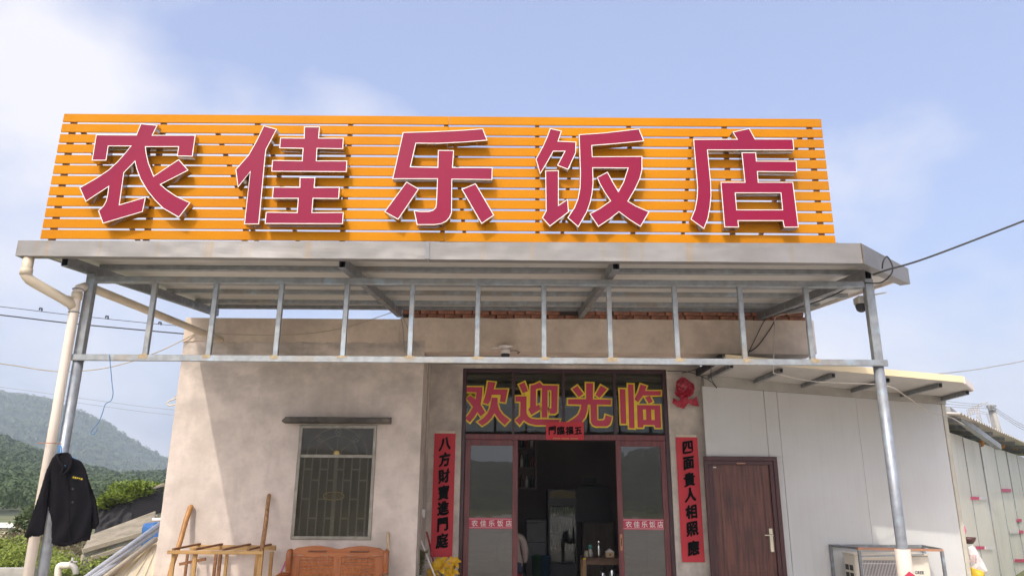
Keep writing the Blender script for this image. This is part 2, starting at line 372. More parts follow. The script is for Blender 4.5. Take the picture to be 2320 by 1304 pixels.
# ------------------------------------------------------------------ ground and terrain
GRASSLAND = M('earth_and_grass', (0.16, 0.15, 0.07), 0.95, col2=(0.09, 0.12, 0.035), vscale=0.35, bump=0.5, bscale=6)
FOREST_G = M('forest_floor', (0.085, 0.095, 0.05), 0.95, col2=(0.025, 0.034, 0.018), vscale=0.09, bump=0.0)
MOUNT = M('mountain_green', (0.05, 0.075, 0.035), 0.95, col2=(0.028, 0.046, 0.022), vscale=0.035)
mb = MB(); mb.add([(-3000, -3000, 0), (3000, -3000, 0), (3000, 3000, 0), (-3000, 3000, 0)], [(0, 1, 2, 3)])
mb.build('ground', GRASSLAND, kind='structure', origin=(0, 0, 0), fix=False)
YARDM = stucco('yard_concrete', (0.56, 0.51, 0.45), (0.46, 0.42, 0.37))
mb = MB(); mb.add([(-6.5, -34, 0.006), (30, -34, 0.006), (30, 14, 0.006), (-6.5, 14, 0.006)], [(0, 1, 2, 3)])
mb.build('yard', YARDM, kind='structure', origin=(0, 0, 0), fix=False)
def azel(x, y):
    d = CF + CR * ((x - 1160) / FPX) - CU * ((y - 652) / FPX)
    return math.atan2(d.x, d.y), math.atan2(d.z, math.hypot(d.x, d.y))
def interp(tab, x):
    if x <= tab[0][0]: return tab[0][1]
    for (a, b), (c, d) in zip(tab, tab[1:]):
        if x <= c: return b + (d - b) * (x - a) / (c - a)
    return tab[-1][1]
NEAR = sorted(azel(*p) for p in [(0, 1012), (55, 1032), (115, 1056), (200, 1078), (270, 1092), (375, 1088), (900, 1095)])
NEAR = [(-math.pi, 0.045), (-2.6, 0.070), (-2.0, 0.050), (-1.2, 0.075)] + NEAR + [(1.0, 0.02), (1.9, 0.045), (2.6, 0.085), (math.pi, 0.045)]
FARP = sorted(azel(*p) for p in [(-150, 885), (0, 897), (50, 901), (100, 910), (170, 938), (230, 963), (290, 1004), (340, 1030), (385, 1050), (600, 1085), (1160, 1112)])
FARP = [(-math.pi, 0.03), (-1.6, 0.10)] + FARP + [(1.2, 0.02), (math.pi, 0.03)]
def near_h(az, r):
    e = interp(NEAR, az); R0, R1 = 50.0, 430.0
    t = max(0.0, min(1.0, (r - R0) / (R1 - R0))); t = t * t * (3 - 2 * t)
    h = math.tan(e) * R1 * t
    h += noise.noise(Vector((math.cos(az) * r / 60, math.sin(az) * r / 60, 3.1))) * 3.0 * t
    return h
def ring(name, fn, radii, n_az, mat):
    mb = MB(); n = n_az
    for r in radii:
        for k in range(n):
            az = -math.pi + 2 * math.pi * k / n
            mb.v.append(Vector((math.sin(az) * r, math.cos(az) * r, fn(az, r))))
    for i in range(len(radii) - 1):
        for k in range(n):
            a = i * n + k; b = i * n + (k + 1) % n; mb.f.append([a, b, b + n, a + n]); mb.m.append(0)
    return mb.build(name, mat, kind='structure', origin=(0, 0, 0), smooth=True)
def near_full(az, r): return near_h(az, r) - (1.0 if r < 51 else 0) if r <= 430 else near_h(az, 430) * max(0.0, 1 - (r - 430) / 120.0) - (3 if r > 540 else 0)
ring('hills', near_full, [50, 60, 75, 95, 120, 145, 170, 200, 240, 280, 320, 360, 400, 430, 470, 510, 555], 360, FOREST_G)
def far_h(az, r):
    e = interp(FARP, az); t = max(0.0, min(1.0, (r - 560) / 440.0)); t = t * t * (3 - 2 * t)
    g = 0.0 if r > 940 else noise.noise(Vector((math.sin(az) * r / 75, math.cos(az) * r / 75, 9.0))) * 11 * t
    return (math.tan(e) * 1000 * (t if r <= 1000 else max(0, 1 - (r - 1000) / 340.0)) + g) - (4 if r < 562 else 0)
ring('mountains', far_h, [560, 600, 650, 700, 750, 800, 850, 900, 950, 1000, 1130, 1300], 420, MOUNT)
# forest on the near hillside, far skyline trees
LEAF_F = leafmat('eucalyptus_leaf', (0.105, 0.15, 0.055), (0.05, 0.085, 0.03))
def crown(mb, p, r, h, rnd, n=26, fine=1.0):
    """one small tree: loose leaf sprays on a rounded crown"""
    for k in range(n):
        th = math.acos(rnd.uniform(-0.5, 1)); ph = rnd.random() * 6.283; q = rnd.uniform(.55, 1.0)
        d = Vector((math.sin(th) * math.cos(ph), math.sin(th) * math.sin(ph), math.cos(th))); c = p + Vector((d.x * r * q, d.y * r * q, h * (.45 + .5 * d.z * q)))
        nrm = (d + Vector((rnd.uniform(-.5, .5), rnd.uniform(-.5, .5), rnd.uniform(-.2, .6)))).normalized(); t = nrm.cross(Vector((rnd.uniform(-1, 1), rnd.uniform(-1, 1), .3))).normalized(); s = nrm.cross(t); L = r * rnd.uniform(.28, .5) * fine
        b = len(mb.v); mb.v += [c - t * L, c + s * L * .6, c + t * L, c - s * L * .6]; mb.f.append([b, b + 1, b + 2, b + 3]); mb.m.append(0)
rnd = random.Random(5); mb = MB()
for i in range(12000):
    az = rnd.uniform(-0.72, -0.36); r = math.sqrt(rnd.uniform(62 ** 2, 445 ** 2))
    p = Vector((math.sin(az) * r, math.cos(az) * r, near_full(az, r) - 0.5)); s_ = min(1.0, .45 + r / 500); crown(mb, p, s_ * rnd.uniform(1.3, 2.2), s_ * rnd.uniform(3.8, 6.0), rnd, int(min(90, 26 * max(1, (240 / r) ** 1.4))), min(1.0, (r / 240) ** .8))
mb.build('forest', LEAF_F, kind='stuff', label='dense plantation trees covering the near green hillside', cat='forest', origin=(-160, 300, 0), fix=False)
mb = MB()
for i in range(3500):
    az = rnd.uniform(-0.75, -0.38)
    if i < 700: r = rnd.uniform(992, 1003); hh = rnd.uniform(3.5, 10); rr = rnd.uniform(1.1, 2.7)
    else: r = math.sqrt(rnd.uniform(580 ** 2, 992 ** 2)); hh = rnd.uniform(5, 8); rr = rnd.uniform(2.7, 5.3)
    p = Vector((math.sin(az) * r, math.cos(az) * r, far_h(az, r) - 1)); crown(mb, p, rr, hh, rnd, 14 if i > 700 else 20)
mb.build('mountain_woods', LEAF_F, kind='stuff', label='hazy trees on the far blue mountain and its ridge', cat='forest', origin=(-700, 1200, 0), fix=False)

# ------------------------------------------------------------------ house
house = thing('house', 'beige plastered single storey restaurant house with barred window and glass entrance', 'building', (0.8, 10, 0))
XL, XC, YW, YD = -4.56, -1.21, 10.0, 11.0
WX0, WX1, WZ0, WZ1 = -2.848, -1.803, 0.975, 2.44
ZB = 3.57
def wall_grid(mb, x0, x1, z0, z1, y, seg=0.12):
    nx = max(1, int((x1 - x0) / seg)); nz_ = max(1, int((z1 - z0) / seg)); b = len(mb.v)
    for j in range(nz_ + 1):
        for i in range(nx + 1):
            X = x0 + (x1 - x0) * i / nx; Z = z0 + (z1 - z0) * j / nz_
            e = 0 if i in (0, nx) or j in (0, nz_) else noise.noise(Vector((X * 1.1, Z * 1.1, 2.0))) * 0.006
            mb.v.append(Vector((X, y + e, Z)))
    for j in range(nz_):
        for i in range(nx):
            a = b + j * (nx + 1) + i; mb.f.append([a, a + 1, a + nx + 2, a + nx + 1]); mb.m.append(mb.k)
mb = MB()
wall_grid(mb, XL, WX0, 0, 3.60, YW); wall_grid(mb, WX1, XC, 0, 3.60, YW); wall_grid(mb, WX0, WX1, 0, WZ0, YW); wall_grid(mb, WX0, WX1, WZ1, 3.60, YW)
mb.add([(WX0, YW, WZ0), (WX0, 10.2, WZ0), (WX0, 10.2, WZ1), (WX0, YW, WZ1)], [(0, 1, 2, 3)])
mb.add([(WX1, YW, WZ0), (WX1, 10.2, WZ0), (WX1, 10.2, WZ1), (WX1, YW, WZ1)], [(3, 2, 1, 0)])
mb.add([(WX0, YW, WZ0), (WX1, YW, WZ0), (WX1, 10.2, WZ0), (WX0, 10.2, WZ0)], [(0, 1, 2, 3)])
mb.add([(WX0, YW, WZ1), (WX1, YW, WZ1), (WX1, 10.2, WZ1), (WX0, 10.2, WZ1)], [(3, 2, 1, 0)])
mb.add([(XL, YW, 0), (XL, 16, 0), (XL, 16, 3.6), (XL, YW, 3.6)], [(3, 2, 1, 0)])
mb.add([(XL, YW, 3.6), (XC, YW, 3.6), (XC, 16, 3.6), (XL, 16, 3.6)], [(0, 1, 2, 3)])
mb.build('wall', STUCCO, house, fix=False)
mb = MB(); mb.add([(XC, YW, 0), (XC, YD, 0), (XC, YD, 3.45), (XC, YW, 3.45)], [(0, 1, 2, 3)])
mb.add([(XC, YD, 0), (-0.735, YD, 0), (-0.735, YD, 3.45), (XC, YD, 3.45)], [(0, 1, 2, 3)])
mb.add([(2.345, YD, 0), (2.87, YD, 0), (2.87, YD, 3.45), (2.345, YD, 3.45)], [(0, 1, 2, 3)])
mb.add([(-0.735, YD, 3.39), (2.345, YD, 3.39), (2.345, YD, 3.45), (-0.735, YD, 3.45)], [(0, 1, 2, 3)])
mb.add([(-0.735, YD, 0), (-0.735, 11.2, 0), (-0.735, 11.2, 3.39), (-0.735, YD, 3.39)], [(3, 2, 1, 0)])
mb.add([(2.345, YD, 0), (2.345, 11.2, 0), (2.345, 11.2, 3.39), (2.345, YD, 3.39)], [(0, 1, 2, 3)])
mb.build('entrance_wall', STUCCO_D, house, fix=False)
# soffit and header beam over the entrance recess
mb = MB(); mb.box(XC + 0.003, 4.17, 10.26, 11.0, 3.455, 3.60); mb.build('porch_ceiling', STUCCO, house)
mb = MB()
for (xa_, xb_, zlow) in ((XC - 0.35, XC, 3.60), (XC, 4.18, None)):
    n = 44 if zlow is None else 4; xs = [xa_ + (xb_ - xa_) * i / n for i in range(n + 1)]
    top = [3.925 + 0.010 * noise.noise(Vector((x * 3, 0, 0))) + 0.006 * noise.noise(Vector((x * 13, 2, 0))) for x in xs]; bot = [3.448 + 0.006 * noise.noise(Vector((x * 2, 5, 0))) if zlow is None else zlow for x in xs]
    for i in range(n):
        mb.hexa([(xs[i], 9.985, bot[i]), (xs[i + 1], 9.985, bot[i + 1]), (xs[i + 1], 10.25, bot[i + 1]), (xs[i], 10.25, bot[i])],
                [(xs[i], 9.985, top[i]), (xs[i + 1], 9.985, top[i + 1]), (xs[i + 1], 10.25, top[i + 1]), (xs[i], 10.25, top[i])])
mb.build('header_beam', BAND, house, fix=False)
mb = MB(); mb.box(0.622, 0.642, 10.26, 10.98, 3.444, 3.4545); mb.build('ceiling_joint', RIM, house)
mb = MB(); mb.box(4.185, 4.235, 10.0, 10.9, 3.46, 3.93); mb.build('beam_end_board', RIM, house)
# pale parapet band with ragged lower plaster edge
mb = MB(); n = 90; x0, x1 = XL - 0.006, XC - 0.353
for i in range(n):
    a, b = x0 + (x1 - x0) * i / n, x0 + (x1 - x0) * (i + 1) / n
    za, zb = [ZB + 0.030 * noise.noise(Vector((x * 4, 1, 0))) + 0.02 * noise.noise(Vector((x * 17, 4, 0))) for x in (a, b)]
    mb.hexa([(a, 9.983, za), (b, 9.983, zb), (b, 10.2, zb), (a, 10.2, za)], [(a, 9.986, 3.905), (b, 9.986, 3.905), (b, 10.2, 3.905), (a, 10.2, 3.905)])
mb.build('parapet', BAND, house, fix=False)
# dark damp patch on the plaster under the band
# bricks over the header
mb = MB(); mb.box(-1.55, 4.12, 10.06, 10.24, 3.926, 4.075); mb.build('brick_backing', MORTAR, house)
bm_ = MB(); bm_.box(-0.112, 0.112, -0.05, 0.05, -0.028, 0.028)
protos = []
for k in range(4):
    b_ = MB(); rr = random.Random(k)
    b_.box(-0.112, 0.112, -0.05, 0.05, -0.028, 0.028)
    b_.v = [p + Vector((rr.uniform(-.004, .004), rr.uniform(-.004, .004), rr.uniform(-.003, .003))) for p in b_.v]
    o = b_.build('brick', BRICK, None, bevel=0.004, origin=(0, 0, 0)); o.parent = house; protos.append(o)
cnt = 0
for row, z in enumerate((3.957, 4.022)):
    x = -1.42 + (0.11 if row == 0 else 0)
    while x < 4.05:
        if random.random() > 0.04:
            o = protos[cnt] if cnt < 4 else protos[random.randrange(4)].copy()
            if cnt >= 4: COL.objects.link(o); o.parent = house
            o.location = Vector((x, 10.045 + random.uniform(-.012, .008) + (0.02 if row == 0 else 0), z)) - ORG[house.name]
            o.rotation_euler = (random.uniform(-.03, .03), random.uniform(-.03, .03), random.uniform(-.05, .05)); cnt += 1
        x += 0.242 + random.uniform(-.008, .012)
# window hood slab
mb = MB(); n = 40; x0, x1 = -3.05, -1.615
for i in range(n):
    a, b = x0 + (x1 - x0) * i / n, x0 + (x1 - x0) * (i + 1) / n
    def q(x, s): return 0.012 * noise.noise(Vector((x * 7, s, 0))) + 0.012 * noise.noise(Vector((x * 23, s, 1)))
    e = [min(1, max(0.35, min(x - x0, x1 - x) / 0.06 + 0.35)) for x in (a, b)]
    mb.hexa([(a, 9.84 + q(a, 1), 2.465 + q(a, 2)), (b, 9.84 + q(b, 1), 2.465 + q(b, 2)), (b, 10.0, 2.455), (a, 10.0, 2.455)],
            [(a, 9.85 + q(a, 3), 2.465 + 0.055 * e[0] + q(a, 4)), (b, 9.85 + q(b, 3), 2.465 + 0.055 * e[1] + q(b, 4)), (b, 10.0, 2.545), (a, 10.0, 2.545)])
mb.build('window_hood', HOOD, house, fix=False)
# barred window
ALU = M('window_aluminium', (0.33, 0.31, 0.26), 0.42, 0.5, col2=(0.24, 0.22, 0.18), vscale=10, dirt=0.3)
GRILLE = M('grille_steel', (0.50, 0.47, 0.40), 0.5, 0.1); BRASS = M('brass_ornament', (0.50, 0.36, 0.13), 0.4, 0.5)
mb = MB(); y0, y1 = 9.985, 10.06; w = 0.045
mb.box(WX0 + .002, WX1 - .002, y0, y1, WZ0 + .002, WZ0 + w); mb.box(WX0 + .002, WX1 - .002, y0, y1, WZ1 - w, WZ1 - .002)
mb.box(WX0 + .002, WX0 + w, y0 + .002, y1, WZ0 + w, WZ1 - w); mb.box(WX1 - w, WX1 - .002, y0 + .002, y1, WZ0 + w, WZ1 - w)
ZT = 2.03; mb.box(WX0 + w, WX1 - w, y0 + .004, y1, ZT - .02, ZT + .02)
win = mb.build('window', ALU, house, bevel=0.003)
mb = MB(); mb.box(WX0 + w, WX1 - w, 9.995, 9.999, WZ0 + w, ZT - .02); mb.build('pane', GLASS_W, win)
mb = MB(); mb.box(WX0 + w, WX1 - w, 9.995, 9.999, ZT + .02, WZ1 - w); mb.build('pane', GLASS_W, win)
wc = (WX0 + WX1) / 2
mb = MB(); mb.box(wc - .025, wc + .025, 10.012, 10.033, WZ0 + w, ZT - .02); mb.build('mullion', GRILLE, win)
nb = 9
for i in range(nb):
    X = WX0 + 0.10 + (WX1 - WX0 - 0.20) * i / (nb - 1)
    mb = MB(); mb.bar((X, 10.022, WZ0 + w), (X, 10.022, ZT - .02), 0.018, 0.018, (0, 1, 0)); mb.build('bar', GRILLE, win)
for i in range(nb - 1):
    X = WX0 + 0.10 + (WX1 - WX0 - 0.20) * i / (nb - 1); dx = (WX1 - WX0 - 0.20) / (nb - 1)
    for z in ((1.24, 1.72) if i % 2 else (1.48, 1.86)):
        mb = MB(); mb.box(X + .010, X + dx - .010, 10.014, 10.028, z - .009, z + .009); mb.build('cross_bar', GRILLE, win)
mb = MB()
for R in (0.40, 0.28): mb.tube([(wc + R * 1.0 * math.cos(a), 10.024, ZT + .02 + R * 0.88 * math.sin(a)) for a in [math.pi * k / 24 for k in range(25)]], 0.008, 6)
for a in (math.pi / 4, math.pi / 2, 3 * math.pi / 4): mb.tube([(wc + .06 * math.cos(a), 10.024, ZT + .02 + .06 * math.sin(a)), (wc + .28 * math.cos(a), 10.024, ZT + .02 + .246 * math.sin(a))], 0.007, 6)
for a in (math.pi / 4, math.pi / 2, 3 * math.pi / 4):
    c = (wc + .34 * math.cos(a), 10.024, ZT + .02 + .30 * math.sin(a)); mb.tube([(c[0] + .042 * math.cos(t), 10.022, c[2] + .042 * math.sin(t)) for t in [2 * math.pi * k / 14 for k in range(15)]], 0.006, 5)
    mb.tube([(c[0] - .025, 10.022, c[2] - .02), (c[0] + .025, 10.022, c[2] + .02)], 0.006, 5); mb.tube([(c[0] - .025, 10.022, c[2] + .02), (c[0] + .025, 10.022, c[2] - .02)], 0.006, 5)
mb.build('fan_ornament', GRILLE, win, smooth=True)
mb = MB(); mb.lathe([(0.0, 0.03), (0.035, 0.025), (0.055, 0.008), (0.06, 0.0)], (wc, 10.018, ZT + 0.035), 16, 'Y'); mb.build('fan_hub', BRASS, win, smooth=True)
mb = MB(); zc = 1.52
mb.tube([(wc + 0.14 * math.cos(t) * (1 if abs(math.cos(t)) < .9 else .97), 10.005, zc + .05 * math.sin(t)) for t in [2 * math.pi * k / 24 for k in range(25)]], 0.008, 6)
for k in range(5): mb.tube([(wc - .09 + .045 * k + .018 * math.cos(t), 10.005, zc + .02 * math.sin(t)) for t in [2 * math.pi * j / 10 for j in range(11)]], 0.005, 5)
mb.build('grille_emblem', BRASS, win, smooth=True)
# rooms behind: closed shell, floor, roof
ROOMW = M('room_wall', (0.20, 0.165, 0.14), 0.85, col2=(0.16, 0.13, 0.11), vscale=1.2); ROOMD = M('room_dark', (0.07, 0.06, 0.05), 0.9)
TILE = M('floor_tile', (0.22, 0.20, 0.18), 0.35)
mb = MB(); RX0, RX1, RY1, RZ = -1.0, 2.84, 16.0, 3.39
mb.add([(RX0, 11.2, 0.02), (RX1, 11.2, 0.02), (RX1, RY1, 0.02), (RX0, RY1, 0.02)], [(0, 1, 2, 3)])
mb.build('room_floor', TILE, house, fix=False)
mb = MB(); mb.add([(RX0, RY1, 0), (RX1, RY1, 0), (RX1, RY1, RZ), (RX0, RY1, RZ)], [(0, 1, 2, 3)])
mb.add([(RX0, 11.2, 0), (RX0, RY1, 0), (RX0, RY1, RZ), (RX0, 11.2, RZ)], [(0, 1, 2, 3)]); mb.add([(RX1, 11.2, 0), (RX1, RY1, 0), (RX1, RY1, RZ), (RX1, 11.2, RZ)], [(3, 2, 1, 0)])
mb.add([(RX0, 11.2, RZ), (RX1, 11.2, RZ), (RX1, RY1, RZ), (RX0, RY1, RZ)], [(3, 2, 1, 0)])
mb.add([(RX0, 11.2, 0), (-0.735, 11.2, 0), (-0.735, 11.2, RZ), (RX0, 11.2, RZ)], [(3, 2, 1, 0)]); mb.add([(2.345, 11.2, 0), (RX1, 11.2, 0), (RX1, 11.2, RZ), (2.345, 11.2, RZ)], [(3, 2, 1, 0)])
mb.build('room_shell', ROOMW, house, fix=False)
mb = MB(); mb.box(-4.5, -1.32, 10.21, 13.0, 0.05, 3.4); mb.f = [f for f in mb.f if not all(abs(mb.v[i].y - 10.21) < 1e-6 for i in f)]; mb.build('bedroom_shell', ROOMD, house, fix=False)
mb = MB(); mb.box(XC + .01, 2.87, 11.002, 16.1, 3.46, 3.62); mb.build('roof_slab', CONC, house)

# ------------------------------------------------------------------ glass entrance (parts of the house)
FX0, FX1, FZ1, TZ0, TZ1 = -0.732, 2.342, 3.385, 2.335, 2.415
fy0, fy1 = 11.02, 11.12
mb = MB(); mb.box(FX0, FX0 + .055, fy0, fy1, 0, FZ1); mb.box(FX1 - .055, FX1, fy0, fy1, 0, FZ1); mb.box(FX0 + .055, FX1 - .055, fy0, fy1, FZ1 - .05, FZ1)
trw = mb.build('transom_window', FRAMEDK, house, bevel=0.004)
mb = MB(); mb.box(FX0 + .055, FX1 - .055, fy0 - .004, fy1, TZ0, TZ1); mb.build('transom_bar', WOODRED, trw, bevel=0.004)
MX = [-0.677, 0.032, 0.785, 1.558, 2.287]
for x in MX[1:-1]:
    mb = MB(); mb.box(x - .02, x + .02, fy0 + .004, fy1 - .004, TZ1, FZ1 - .05); mb.build('mullion', FRAMEDK, trw)
for i in range(4):
    a = MX[i] + (0.02 if i else 0); b = MX[i + 1] - (0.02 if i < 3 else 0)
    mb = MB(); mb.box(a, b, 11.068, 11.074, TZ1, FZ1 - .05); mb.build('pane', GLASS_T, trw)
# rolled shutter behind the transom
SHUT = M('roller_shutter', (0.42, 0.34, 0.17), 0.4, 0.25, col2=(0.34, 0.27, 0.13), vscale=2)
mb = MB()
prof = [(11.235 + 0.012 * math.cos(k * math.pi), 3.36 - 0.030 * k) for k in range(12)]
for (ya, za), (yb, zb) in zip(prof, prof[1:]): mb.add([(FX0 - .15, ya, za), (FX1 + .15, ya, za), (FX1 + .15, yb, zb), (FX0 - .15, yb, zb)], [(3, 2, 1, 0)])
mb.add([(FX0 - .15, 11.24, 3.03), (FX1 + .15, 11.24, 3.03), (FX1 + .15, 11.45, 3.03), (FX0 - .15, 11.45, 3.03)], [(0, 1, 2, 3)])
mb.build('roller_shutter', SHUT, house, fix=False)
# sliding leaves
def leaf(x0, x1, y0, handle_x, text_label):
    y1 = y0 + 0.045; z0, z1 = 0.03, 2.333; s = 0.078
    mb = MB(); mb.box(x0, x0 + s, y0, y1, z0, z1); mb.box(x1 - s, x1, y0, y1, z0, z1)
    mb.box(x0 + s, x1 - s, y0 + .002, y1, z1 - .085, z1); mb.box(x0 + s, x1 - s, y0 + .002, y1, z0, z0 + .16)
    lf = mb.build('sliding_door', WOODRED, house, bevel=0.004, label=text_label)
    mb = MB(); mb.box(x0 + s, x1 - s, y0 + .02, y0 + .026, z0 + .16, z1 - .085); mb.build('pane', GLASS, lf)
    mb = MB(); ya = y0 + .016; mb.box(x0 + s, x1 - s, ya, y0 + .019, 1.080, 1.230); mb.k = 1
    mb.box(x0 + s, x1 - s, ya - .001, ya - .0002, 1.093, 1.0975); mb.box(x0 + s, x1 - s, ya - .001, ya - .0002, 1.2125, 1.217)
    for i, ch in enumerate('农佳乐饭店'): put_glyph(mb, ch, x0 + s + 0.08 + (x1 - x0 - 2 * s - 0.13) * i / 4, ya - .001, 1.155, 0.092, 0.0012)
    mb.build('name_band', [VRED, VWHITE], lf, label='red vinyl band with white Chinese characters', fix=False)
    if handle_x is not None:
        mb = MB(); mb.box(handle_x - .016, handle_x + .016, y0 - .008, y0, .80, 1.02); mb.k = 1; mb.box(handle_x - .007, handle_x + .007, y0 - .0085, y0 - .0081, .86, .97)
        mb.build('handle', [M('gold_pull', (0.50, 0.24, 0.12), 0.35, 0.4), BLACK], lf)
    return lf
leaf(-0.672, 0.105, 11.028, None, 'left sliding glass leaf pushed open')
leaf(1.545, 2.285, 11.028, 1.585, 'right sliding glass leaf with gold pull handle')
# welcome characters stuck on the transom glass
S9 = 9.3125
def wpts(lst, ox): return [(lambda p: (p.x, p.z))(at(ox + x / S9, 850 + y / S9, 11.05)) for x, y in lst]
CH = {
 'a': (1040, [[(155,240),(495,240),(490,400),(455,610),(555,780),(455,860),(385,770),(330,860),(230,985),(125,900),(220,790),(295,660),(225,565),(155,485),(235,415),(350,500),(368,352),(155,348)],
   [(610,128),(770,145),(730,288),(1030,290),(975,565),(862,550),(880,405),(692,405),(665,520),(615,605),(505,570),(560,400),(590,260)],
   [(692,462),(815,465),(812,600),(850,720),(920,820),(1070,935),(965,1045),(850,940),(745,795),(680,900),(590,990),(485,1055),(390,975),(520,890),(600,800),(650,690),(675,560)]], [], []),
 'b': (1040, [[(1385,135),(1455,330),(1345,370),(1265,190)],
   [(1195,435),(1425,435),(1425,790),(1460,860),(1530,905),(1640,920),(2135,925),(2080,1040),(1640,1045),(1500,1020),(1430,985),(1365,935),(1280,1045),(1185,940),(1290,850),(1295,550),(1195,548)],
   [(1510,205),(1600,185),(1700,135),(1765,203),(2085,210),(2070,770),(2030,805),(1920,805),(1895,690),(1950,685),(1950,310),(1870,310),(1865,885),(1745,885),(1750,265),(1625,285),(1625,640),(1695,605),(1712,715),(1525,830),(1460,715),(1500,660)]], [], [[(1345,370),(1490,320),(1500,660),(1470,730),(1530,830),(1530,905),(1460,860),(1425,790),(1425,420)]]),
 'c': (1270, [[(355,210),(490,385),(385,455),(250,285)], [(850,205),(985,285),(825,470),(735,405)],
   [(540,155),(690,160),(685,500),(1065,508),(1065,615),(770,612),(775,930),(800,945),(905,940),(935,910),(950,830),(1085,875),(1070,960),(1040,1030),(980,1070),(740,1070),(680,1040),(645,980),(632,612),(575,612),(560,760),(520,880),(440,990),(330,1060),(210,1060),(150,985),(300,890),(380,820),(430,700),(440,612),(160,605),(162,495),(540,495)]], [], []),
 'd': (1270, [[(1250,280),(1370,285),(1390,1015),(1275,1015)], [(1425,180),(1540,185),(1565,1110),(1450,1105)],
   [(1690,180),(1820,225),(1785,320),(2120,325),(2120,415),(1740,420),(1640,565),(1560,500),(1640,340)], [(1890,425),(1950,550),(1865,595),(1785,460)],
   [(1615,620),(2105,625),(2125,1100),(2005,1100),(1985,1040),(1755,1040),(1745,1095),(1630,1095)]],
   [(4, [[(1740,715),(1805,715),(1810,930),(1750,930)], [(1915,715),(1985,720),(1990,935),(1920,935)]])],
   [[(1370,300),(1440,300),(1455,1015),(1385,1015)], [(1545,480),(1620,560),(1630,1095),(1560,1095)], [(1735,705),(1995,705),(1995,940),(1745,940)]]),
}
wl = {'a': 'first welcome character, red with yellow edge', 'b': 'second welcome character, red with yellow edge', 'c': 'third welcome character, red with yellow edge', 'd': 'fourth welcome character, red with yellow edge'}
for key, (ox, polys, holes, fills) in CH.items():
    mb = MB(); hd = dict(holes); yb = 11.0660
    for i, pl in enumerate(polys):
        w_ = wpts(pl, ox); mb.k = 0
        mb.flat([offset_loop(w_, 0.021, 1.5)], yb - 0.0004 * i)
    for i, pl in enumerate(fills): mb.flat([wpts(pl, ox)], yb - 0.003 - 0.0004 * i)
    mb.k = 1
    for i, pl in enumerate(polys):
        mb.flat([wpts(pl, ox)] + [wpts(h, ox) for h in hd.get(i, [])], yb - 0.006)
    mb.build('welcome_character', [VYEL, VRED], trw, label=wl[key], fix=False)
# ------------------------------------------------------------------ metal canopy
can = thing('metal_canopy', 'galvanised steel canopy with sheet gutter and ladder rail in front of the house', 'canopy', (-0.3, 6.9, 0))
def zr(Y): return 3.560 + 0.1065 * (Y - 6.45)          # underside of the rafters
PX = (-4.125, 3.495)
for x in PX:
    mb = MB(); mb.tube([(x, 6.9, 0), (x, 6.9, 2.742)], 0.047, 18); mb.build('post', STEEL_N, can, smooth=True)
    mb = MB(); mb.box(x - .042, x + .042, 6.865, 6.935, 2.742, zr(6.9)); mb.build('post_head', STEEL, can, bevel=0.005)
mb = MB(); mb.box(-4.23, 3.56, 6.835, 6.863, 2.742, 2.803); mb.build('lower_rail', STEEL, can, bevel=0.005)
mb = MB(); mb.box(-4.115, 3.45, 6.868, 6.928, 3.520, 3.583); mb.build('upper_rail', STEEL, can, bevel=0.005)
for x in (-3.49, -2.89, -2.25, -1.61, -0.97, -0.33, 0.31, 0.945, 1.585, 2.225, 2.87):
    mb = MB(); h = 0.024; mb.box(x - h, x + h, 6.868, 6.912, 2.800, 3.520); mb.build('upright', STEEL, can, bevel=0.004)
RUSTW = M('weld_rust', (0.30, 0.22, 0.12), 0.8, col2=(0.40, 0.33, 0.22), vscale=30)
for x in (-3.49, -2.89, -2.25, -1.61, -0.97, -0.33, 0.31, 0.945, 1.585, 2.225, 2.87):
    mb = MB(); h = 0.03 + random.uniform(0, .02); mb.box(x - h, x + h + random.uniform(0, .02), 6.8325, 6.8345, 2.782 - random.uniform(0, .02), 2.8045); mb.box(x - .0255, x + .0255, 6.8665, 6.9135, 2.8035, 2.809 + random.uniform(0, .01)); mb.build('weld', RUSTW, can, bevel=0.0008)
for x in (-4.16, -1.58, 0.966, 3.49):
    mb = MB(); ya, yb = (6.49 if x < 3 else 6.86), 10.02; w = 0.033; h = 0.095
    c = lambda y: [(x - w, y, zr(y)), (x + w, y, zr(y)), (x + w, y, zr(y) + h), (x - w, y, zr(y) + h)]
    A, B = c(ya), c(yb); mb.add(A + B, [(0, 1, 5, 4), (1, 2, 6, 5), (2, 3, 7, 6), (3, 0, 4, 7), (7, 4, 5, 6)][:5])
    t = 0.006; Ci = [(x - w + t, ya, zr(ya) + t), (x + w - t, ya, zr(ya) + t), (x + w - t, ya, zr(ya) + h - t), (x - w + t, ya, zr(ya) + h - t)]
    Cd = [(p[0], p[1] + 0.10, p[2] + 0.01) for p in Ci]
    b0 = len(mb.v); mb.add(A + Ci, [(0, 4, 5, 1), (1, 5, 6, 2), (2, 6, 7, 3), (3, 7, 4, 0)]); mb.k = 1
    mb.add(Ci + Cd, [(0, 4, 5, 1), (1, 5, 6, 2), (2, 6, 7, 3), (3, 7, 4, 0), (4, 7, 6, 5)])
    mb.build('rafter', [STEEL_D, BLACK], can, fix=False)
ZP = 0.096; PH = 0.05
for i, y in enumerate((7.16, 8.0, 8.62, 9.44, 9.93)):
    mb = MB(); z = zr(y) + ZP; mb.box(-4.215, 4.10 if y > 7.5 else 3.80, y - .03, y + .03, z, z + PH); mb.build('purlin', STEEL if i < 4 else STEEL_D, can, bevel=0.003)
ZS = ZP + PH + 0.003
def roof_poly_x(y): return 4.17 if y >= 7.42 else 3.20 + (y - 6.45) / (7.42 - 6.45) * 0.97
edges = [-4.53 + 0.93 * i for i in range(11)]; edges[9] = 3.60; edges[10] = 4.17
